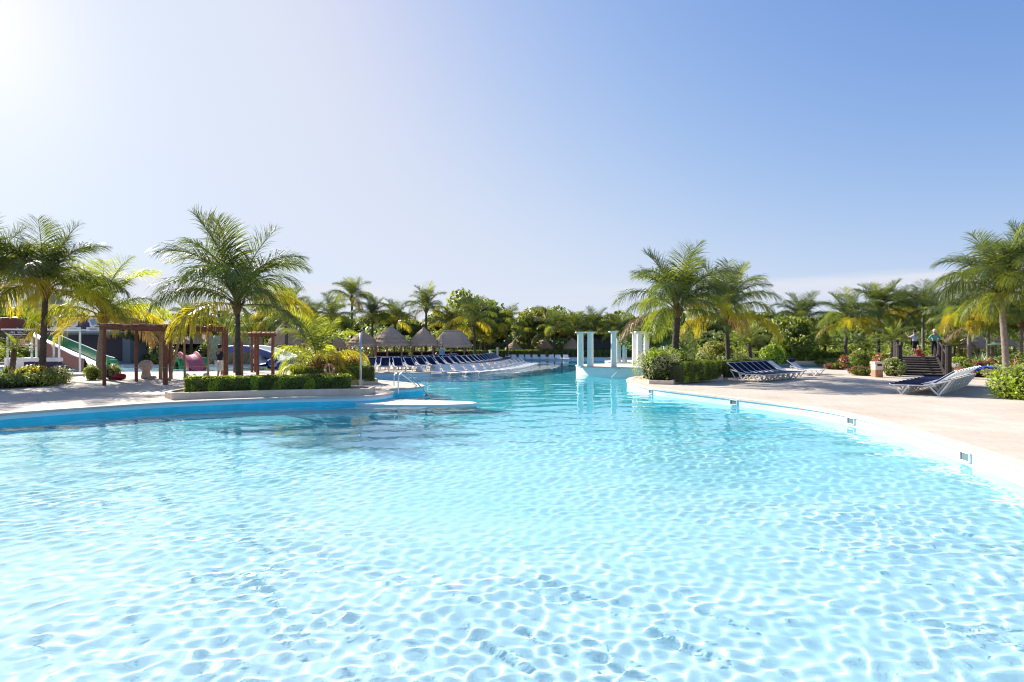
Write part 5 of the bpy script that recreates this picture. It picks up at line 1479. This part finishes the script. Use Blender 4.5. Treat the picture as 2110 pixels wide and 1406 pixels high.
for k, (p0, p1, c, lab) in enumerate(((104, 119, 'print_blue', 'white cut-out stand on the block wall, beside the dark trunk'), (135, 163, 'cloth_white', 'widest white cut-out stand on the block wall, behind yellow fronds'), (178, 205, 'print_blue', 'white cut-out stand with a pale blue shape on the block wall'), (219, 236, 'shirt_pale', 'white cut-out stand right of the leaning palm trunk'))):
    tt = thing('cutout_stand', lab, 'stand', (px2((p0 + p1) / 2, Yb), Yb - .0, bz(683)), 0, 'white cut-out stands on the block wall'); w = (p1 - p0) * Yb / FPX
    mb = MB(); mb.box((0, .1, .19), (w, .25, .38), bev=.02); mb.build('base_box', M['white'], tt)
    mb = MB(); mb.box((0, -.034, .2), (w * .6, .014, .07)); mb.build('print_strip', M['purple_board'], tt)
    mb = MB(); r = random.Random(k); N_ = 18
    ring = [(w * .42 * (1 + .25 * r.uniform(-1, 1)) * math.cos(6.283 * i / N_), .85 + .5 * (1 + .2 * r.uniform(-1, 1)) * math.sin(6.283 * i / N_)) for i in range(N_)]
    mb.add([(x, .08, z) for x, z in ring] + [(x, .12, z) for x, z in ring], [tuple(range(N_)), tuple(range(2 * N_ - 1, N_ - 1, -1))] + [(i, N_ + i, N_ + (i + 1) % N_, (i + 1) % N_) for i in range(N_)]); mb.build('cutout', M['white'], tt)
    mb = MB(); ring2 = [(x * .62, .85 + (z - .85) * .62) for x, z in ring]; mb.add([(x, .070, z) for x, z in ring2] + [(x, .078, z) for x, z in ring2], [tuple(range(N_)), tuple(range(2 * N_ - 1, N_ - 1, -1))] + [(i, N_ + i, N_ + (i + 1) % N_, (i + 1) % N_) for i in range(N_)]); mb.build('print', M[c], tt)
# play tower
Yt = 54.0; t = thing('play_tower', 'yellow water play tower with a teal tipping bucket', 'play tower', (px2(459, Yt), Yt, 0))
for sx in (-1, 1):
    for sy in (-.8, .8):
        mb = MB(); mb.tube([(sx * .72, sy, 0), (sx * .72, sy, zat(646, Yt))], .07, 7); mb.build('post', M['yellow_paint'], t)
for zz in (zat(672, Yt), zat(656, Yt), zat(647, Yt)):
    mb = MB()
    for sy in (-.8, .8): mb.tube([(-.72, sy, zz), (.72, sy, zz)], .05, 6)
    mb.tube([(-.72, -.8, zz), (-.72, .8, zz)], .05, 6); mb.tube([(.72, -.8, zz), (.72, .8, zz)], .05, 6); mb.build('rail', M['yellow_paint'], t)
mb = MB(); mb.lathe([(.1, zat(667, Yt)), (.28, zat(660, Yt)), (.55, zat(650, Yt)), (.58, zat(641, Yt)), (.52, zat(641, Yt)), (.45, zat(650, Yt))], n=16); mb.build('bucket', M['teal_paint'], t)
mb = MB(); mb.box((0, 0, zat(674, Yt)), (1.7, 1.9, .12), bev=.02); mb.build('deck', M['yellow_paint'], t); mb = MB(); mb.tube([(-.8, -.5, zat(672, Yt)), (-2.6, -.6, zat(688, Yt))], .22, 8); mb.build('chute', M['yellow_paint'], t)
# artificial rock wall
t = thing('rock_wall', 'beige-green artificial rock wall behind the pergola', 'wall', (px2(478, 47), 47, 0)); mb = MB()
r = random.Random(8); nx_, nz_ = 12, 6; W_ = 96 * 47 / FPX; H_ = zat(691, 47)
for j in range(nz_ + 1):
    for i in range(nx_ + 1): mb.v.append((-W_ / 2 + W_ * i / nx_, r.uniform(-.25, .25), H_ * j / nz_ + (r.uniform(-.15, .15) if j == nz_ else 0)))
for j in range(nz_):
    for i in range(nx_): a = j * (nx_ + 1) + i; mb.f.append((a, a + 1, a + nx_ + 2, a + nx_ + 1)); mb.m.append(0)
o_ = len(mb.v); mb.add([(-W_ / 2, .2, 0), (W_ / 2, .2, 0), (W_ / 2, .2, H_ * .93), (-W_ / 2, .2, H_ * .93), (-W_ / 2, 1.4, 0), (W_ / 2, 1.4, 0), (W_ / 2, 1.4, H_ * .93), (-W_ / 2, 1.4, H_ * .93)], [(3, 2, 6, 7), (0, 3, 7, 4), (1, 5, 6, 2), (4, 7, 6, 5)])
mb.build('rock_face', M['rockwall'], t)
# stone figure, bag, tape, cloth bundle
t = thing('stone_fountain', 'squat tan stone figure with a rounded head under the pergola', 'statue', (px2(301, 28.4), 28.4, 0))
mb = MB(); mb.lathe([(.18, 0), (.24, .04), (.2, .3), (.17, .42), (.2, .5)], n=14); mb.build('pedestal', M['stone_tan'], t, smooth=True)
mb = MB(); mb.lathe([(.17, .44), (.27, .52), (.32, .68), (.3, .84), (.19, .95), (.03, .99)], n=16)
for k in range(5): a = k * 1.256; mb.lathe([(.02, -.06), (.09, 0), (.02, .07)], (.28 * math.cos(a), .28 * math.sin(a), .6), 7)
mb.build('rounded_head', M['stone_tan'], t, smooth=True)
t = thing('duffel_bag', 'dark red bag lying on the paving beside the leaning palm', 'bag', (px2(245, 27.4), 27.4, 0)); mb = MB()
mb.lathe([(.03, -.3), (.17, -.27), (.21, 0), (.18, .26), (.03, .3)], n=12)
me = mb.mesh('body', True); me.transform(Matrix.Translation((0, 0, .17)) @ Matrix.Rotation(R(90), 4, 'Y') @ Matrix.Diagonal((.8, 1, 1, 1))); obj('body', me, M['bag_red'], t)
mb = MB(); mb.tube([(-.12, 0, .3), (-.08, 0, .42), (.08, 0, .42), (.12, 0, .3)], .015, 5); mb.build('handle', M['cloth_black'], t)
mb = MB(); bpts = [(px2(222, 24), 23.95, .75), (px2(280, 26), 25.9, .72), (px2(340, 24.4), 24.25, .80), (px2(460, 25.1), 25.0, .82)]
mb.tube(bpts, .008, 4); o = mb.build('barrier_tape', M['yflower'], None); tag(o, 'thin yellow tape strung between the pergola posts', 'tape')
for k, (p_, Y, s_, lab) in enumerate(((312, 27.6, .16, 'brown stone by the squat statue'), (318, 28.6, .12, 'small brown stone behind the statue'), (385, 30.5, .13, 'brown stone at the edge of the paving under the pergola'), (400, 30.3, .11, 'brown stone next to the pergola back posts'), (424, 30.8, .15, 'rounded brown stone beside the standing man'), (1966, 33, .55, 'large pale boulder beyond the wooden steps'), (1978, 35, .4, 'smaller pale boulder beyond the wooden steps'), (1945, 31.5, .25, 'low flat rock at the foot of the wooden steps'))):
    t_ = MB(); rr = random.Random(k); nn_ = 9; t_.lathe([(s_ * .8, 0), (s_, s_ * .35), (s_ * .85, s_ * .8), (s_ * .4, s_ * 1.1), (.02, s_ * 1.15)], n=nn_)
    t_.v = [(x * rr.uniform(.85, 1.15), y * rr.uniform(.85, 1.15), z * rr.uniform(.85, 1.1)) for x, y, z in t_.v]
    o = t_.build('rock', M['boulder'], None, loc=(px2(p_, Y), Y, 0)); tag(o, lab, 'rock', 'loose rocks')

# ------------------------------------------------------------------ right side: bin, steps, umbrella, lights
t = thing('litter_bin', 'square stone litter bin with a terrazzo lower half', 'bin', (px2(1807, 29.6), 29.6, 0)); h_ = zat(745, 29.6)
mb = MB(); mb.box((0, 0, h_ * .24), (.42, .42, h_ * .48), bev=.03); mb.build('lower_body', M['terrazzo'], t)
mb = MB(); mb.box((0, 0, h_ * .66), (.44, .44, h_ * .36), bev=.03); mb.build('upper_body', M['bin_stone'], t)
mb = MB(); mb.box((0, 0, h_ * .92), (.5, .5, h_ * .12), bev=.04); mb.build('lid', M['bin_stone'], t)
mb = MB(); mb.box((0, -.222, h_ * .78), (.26, .012, .10)); mb.build('opening', M['cloth_black'], t)
t = thing('wooden_bridge_steps', 'dark timber steps climbing to a footbridge between thick log posts', 'steps', (px2(1902, 31), 31, 0), -math.atan2(px2(1902, 31), 31) + .06)
W_ = 1.85; nst = 8; top_z = 1.0; yd = 7.2
for i in range(nst):
    s = i / (nst - 1); y = 4.6 * s; z = top_z * (i + 1) / nst
    mb = MB(); mb.box((0, y, z - .03), (W_, .34, .06), bev=.01); mb.build('tread', M['tread'], t)
    mb = MB(); mb.box((0, y + .1, z - .115), (W_, .04, .10)); mb.build('riser', M['darkwood'], t)
for i in range(9):
    mb = MB(); mb.box((0, 5.0 + i * .3, top_z - .028), (W_, .27, .05), bev=.01); mb.build('deck_board', M['tread'], t)
for s in (-1, 1):
    mb = MB(); beam(mb, (s * (W_ / 2 + .06), -.1, .0), (s * (W_ / 2 + .06), 4.7, top_z - .12), .1, .3); mb.build('stringer', M['darkwood'], t)
    for (y, zb, h2, r_) in ((-.15, 0, 1.25 + .45, .15), (2.3, .4, 1.3, .11), (4.7, .9, 1.1, .13), (7.3, .9, 1.1, .12)):
        mb = MB(); mb.tube([(s * (W_ / 2 + .2), y, 0), (s * (W_ / 2 + .2), y, zb + h2)], [r_ * 1.1, r_], 10); mb.lathe([(r_ * 1.15, 0), (r_ * 1.15, .06), (r_ * .6, .1)], (s * (W_ / 2 + .2), y, zb + h2), 10); mb.build('log_post', M['darkwood'], t)
    for dz in (1.05,):
        mb = MB(); mb.tube([(s * (W_ / 2 + .2), 0, dz + .05), (s * (W_ / 2 + .2), 4.7, top_z + dz - .1), (s * (W_ / 2 + .2), 7.3, top_z + dz - .1)], .05, 7); mb.build('rail', M['darkwood'], t)
t = thing('garden_umbrella', 'small green garden umbrella beyond the steps', 'umbrella', (px2(2052, 40), 40, 0)); mb = MB(); mb.lathe([(.6, zat(711, 40) - .04), (.35, zat(711, 40) + .08), (.04, zat(711, 40) + .16)], n=8); mb.build('canopy', M['umbrella_green'], t); mb = MB(); mb.tube([(0, 0, 0), (0, 0, zat(709, 40) + .2)], .03, 6); mb.build('pole', M['cloth_black'], t)
for k, (p_, Y, q_, lab) in enumerate(((1025, 66.5, 716, 'pale pillar light at the far corner of the loungers'), (1046, 68.6, 721, 'pale pillar light beside the far white loungers'), (1010, 63, 722, 'white-topped stand at the end of the navy row'), )):
    t = thing('pillar_light', lab, 'light', (px2(p_, Y), Y, 0), 0, 'pale pillar lights'); h_ = zat(q_, Y); mb = MB(); mb.tube([(0, 0, 0), (0, 0, h_ * .85)], [.14, .12], 8); mb.build('pillar', M['whitep'], t); mb = MB(); mb.lathe([(.16, h_ * .85), (.2, h_ * .9), (.14, h_)], n=8); mb.build('cap', M['whitep'], t)

# ------------------------------------------------------------------ people
def person(label, x, y, z, h, face, shirt, legs_col, hair='hair', arms='down', shorts=False, lean=0.0, seated=False, hat=None, stance=.09):
    """a standing figure facing direction `face` (radians from +X); one skinned body, clothes over it"""
    t = thing('person', label, 'person', (x, y, z), face - math.pi / 2, None)
    k = h / 1.75
    J = {'pel': (0, 0, .95), 'sp': (0, .01, 1.12), 'ch': (0, .0 + lean, 1.32), 'nk': (0, .01 + lean, 1.47), 'hd0': (0, .015 + lean, 1.55), 'hd1': (0, .03 + lean, 1.67), 'hd2': (0, .015 + lean, 1.73),
         'hL': (-.10, 0, .92), 'kL': (-.10 - stance * .3, .03, .50), 'aL': (-.10 - stance * .6, -.02, .09), 'fL': (-.11 - stance * .7, .13, .035),
         'hR': (.10, 0, .92), 'kR': (.10 + stance * .3, .03, .50), 'aR': (.10 + stance * .6, -.02, .09), 'fR': (.11 + stance * .7, .13, .035)}
    A = {'down': ((-.18, 0, 1.40), (-.23, -.02, 1.14), (-.24, .06, .90), (-.24, .10, .80)), 'fold': ((-.18, 0, 1.40), (-.25, .02, 1.16), (-.10, .24, 1.12), (-.02, .27, 1.14)), 'hip': ((-.18, 0, 1.40), (-.36, -.04, 1.20), (-.20, .02, 1.02), (-.15, .05, 1.0)), 'up': ((-.18, 0, 1.40), (-.24, .2, 1.28), (-.16, .38, 1.42), (-.13, .42, 1.5))}[arms]
    for s, sg in (('L', 1), ('R', -1)):
        for nm, q in zip(('s', 'e', 'w', 'm'), A): J[nm + s] = (q[0] * sg, q[1] + lean, q[2])
    if seated:
        for s in 'LR':
            sg = -1 if s == 'L' else 1
            J['k' + s] = (sg * .13, .42, .95); J['a' + s] = (sg * .12, .45, .52); J['f' + s] = (sg * .12, .58, .47)
    E = [('pel', 'sp'), ('sp', 'ch'), ('ch', 'nk'), ('nk', 'hd0'), ('hd0', 'hd1'), ('hd1', 'hd2')] + [e for s in 'LR' for e in (('pel', 'h' + s), ('h' + s, 'k' + s), ('k' + s, 'a' + s), ('a' + s, 'f' + s), ('ch', 's' + s), ('s' + s, 'e' + s), ('e' + s, 'w' + s), ('w' + s, 'm' + s))]
    RAD = {'pel': (.15, .11), 'sp': (.135, .10), 'ch': (.155, .11), 'nk': (.055, .055), 'hd0': (.075, .085), 'hd1': (.085, .10), 'hd2': (.06, .07), 'h': (.095, .095), 'k': (.058, .058), 'a': (.038, .038), 'f': (.04, .03), 's': (.06, .06), 'e': (.04, .04), 'w': (.028, .028), 'm': (.035, .02)}
    def skin(name, keys, grow, m, edges, cut=None):
        ks = [q for q in J if q in keys]; idx = {q: i for i, q in enumerate(ks)}
        me = bpy.data.meshes.new(name); me.from_pydata([tuple(v * k for v in J[q]) for q in ks], [(idx[a], idx[b_]) for a, b_ in edges if a in idx and b_ in idx], [])
        o = obj(name, me, m, t); md = o.modifiers.new('skin', 'SKIN')
        for q in ks:
            r_ = RAD.get(q) or RAD[q[0]]; sv = me.skin_vertices[0].data[idx[q]]; sv.radius = ((r_[0] + grow) * k, (r_[1] + grow) * k); sv.use_root = (q in ('pel',))
        if 'pel' not in idx:
            me.skin_vertices[0].data[0].use_root = True
        md.use_smooth_shade = True; o.modifiers.new('sub', 'SUBSURF').levels = 1; o.modifiers['sub'].render_levels = 1
        return o
    skin('body', set(J), 0, M['skin'], E)
    # fingers on each hand, short and slightly curled
    for s in 'LR':
        w_, m_ = Vector(J['w' + s]) * k, Vector(J['m' + s]) * k; d = (m_ - w_).normalized(); u = d.orthogonal().normalized(); mb = MB()
        for q, ln in enumerate((.07, .08, .075, .06)):
            p0 = m_ + u * (.022 * (q - 1.5)); mb.tube([p0, p0 + d * ln * .55, p0 + d * ln + u.cross(d) * .02], [.009, .008, .006], 5)
        mb.tube([m_ - d * .03 + u * .04, m_ + u * .065 + d * .02], [.011, .008], 5); mb.build('fingers', M['skin'], t, smooth=True)
    # shirt and trousers as slightly larger skins
    sh = skin('shirt', {'pel', 'sp', 'ch', 'sL', 'eL', 'sR', 'eR'}, .022, M[shirt], [e for e in E if e != ('ch', 'nk')])
    tr_keys = {'pel', 'hL', 'kL', 'hR', 'kR'} | (set() if shorts else {'aL', 'aR'})
    skin('shorts' if shorts else 'trousers', tr_keys, .02, M[legs_col], E)
    # hair cap, ears, nose and eyes
    hc = Vector(J['hd1']) * k; mb = MB(); mb.lathe([(.0001, .125), (.055, .112), (.098, .06), (.106, .0), (.098, -.045)], n=14, cap=False)
    me = mb.mesh('hair', True); me.transform(Matrix.Translation(hc + Vector((0, -.018, .012))) @ Matrix.Rotation(R(14), 4, 'X') @ Matrix.Scale(k, 4)); obj('hair', me, M[hat or hair], t)
    mb = MB()
    mb.tube([hc + Vector((0, .085, .01)) * k, hc + Vector((0, .125, -.025)) * k, hc + Vector((0, .09, -.035)) * k], [.010, .016, .008], 6)
    for sg in (-1, 1): mb.tube([hc + Vector((sg * .092, .0, .02)) * k, hc + Vector((sg * .106, -.01, -.01)) * k, hc + Vector((sg * .092, .0, -.035)) * k], [.012, .014, .01], 5)
    mb.build('nose_and_ears', M['skin'], t, smooth=True)
    mb = MB()
    for sg in (-1, 1): mb.lathe([(.001, -.009), (.011, 0), (.001, .009)], tuple(hc + Vector((sg * .034, .092, .012)) * k), 7)
    mb.box(hc + Vector((0, .098, -.062)) * k, (.045, .01, .008)); mb.build('eyes_and_mouth', M['cloth_black'], t)
    return t
UP = R(90)
person('person in a dark shirt and pale shorts standing under the long pergola, seen from behind', px2(441, 25.9), 26.4, 0, 1.78, R(60), 'shirt_dark', 'cloth_white', arms='fold', shorts=True)
person('person in a bright blue top with a dark stripe standing behind the loungers', px2(911, 46.5), 46.5, 0, 1.62, R(-60), 'shirt_blue', 'shirt_blue', arms='down')
person('person in a pale blue shirt and dark shorts on the footbridge', px2(1885, 35.7), 35.7, 1.0, 1.72, R(120), 'shirt_pale', 'cloth_black', arms='up', shorts=True)
person('person in a teal shirt and black trousers on the footbridge, hand on hip', px2(1926, 35.9), 35.9, 1.0, 1.76, R(80), 'shirt_teal', 'cloth_black', arms='hip', hat='cloth_white')
person('child in red sitting at the top of the wooden steps', px2(1894, 34.9), 34.9, .52, 1.15, R(-85), 'shirt_red', 'shirt_red', arms='down', seated=True)
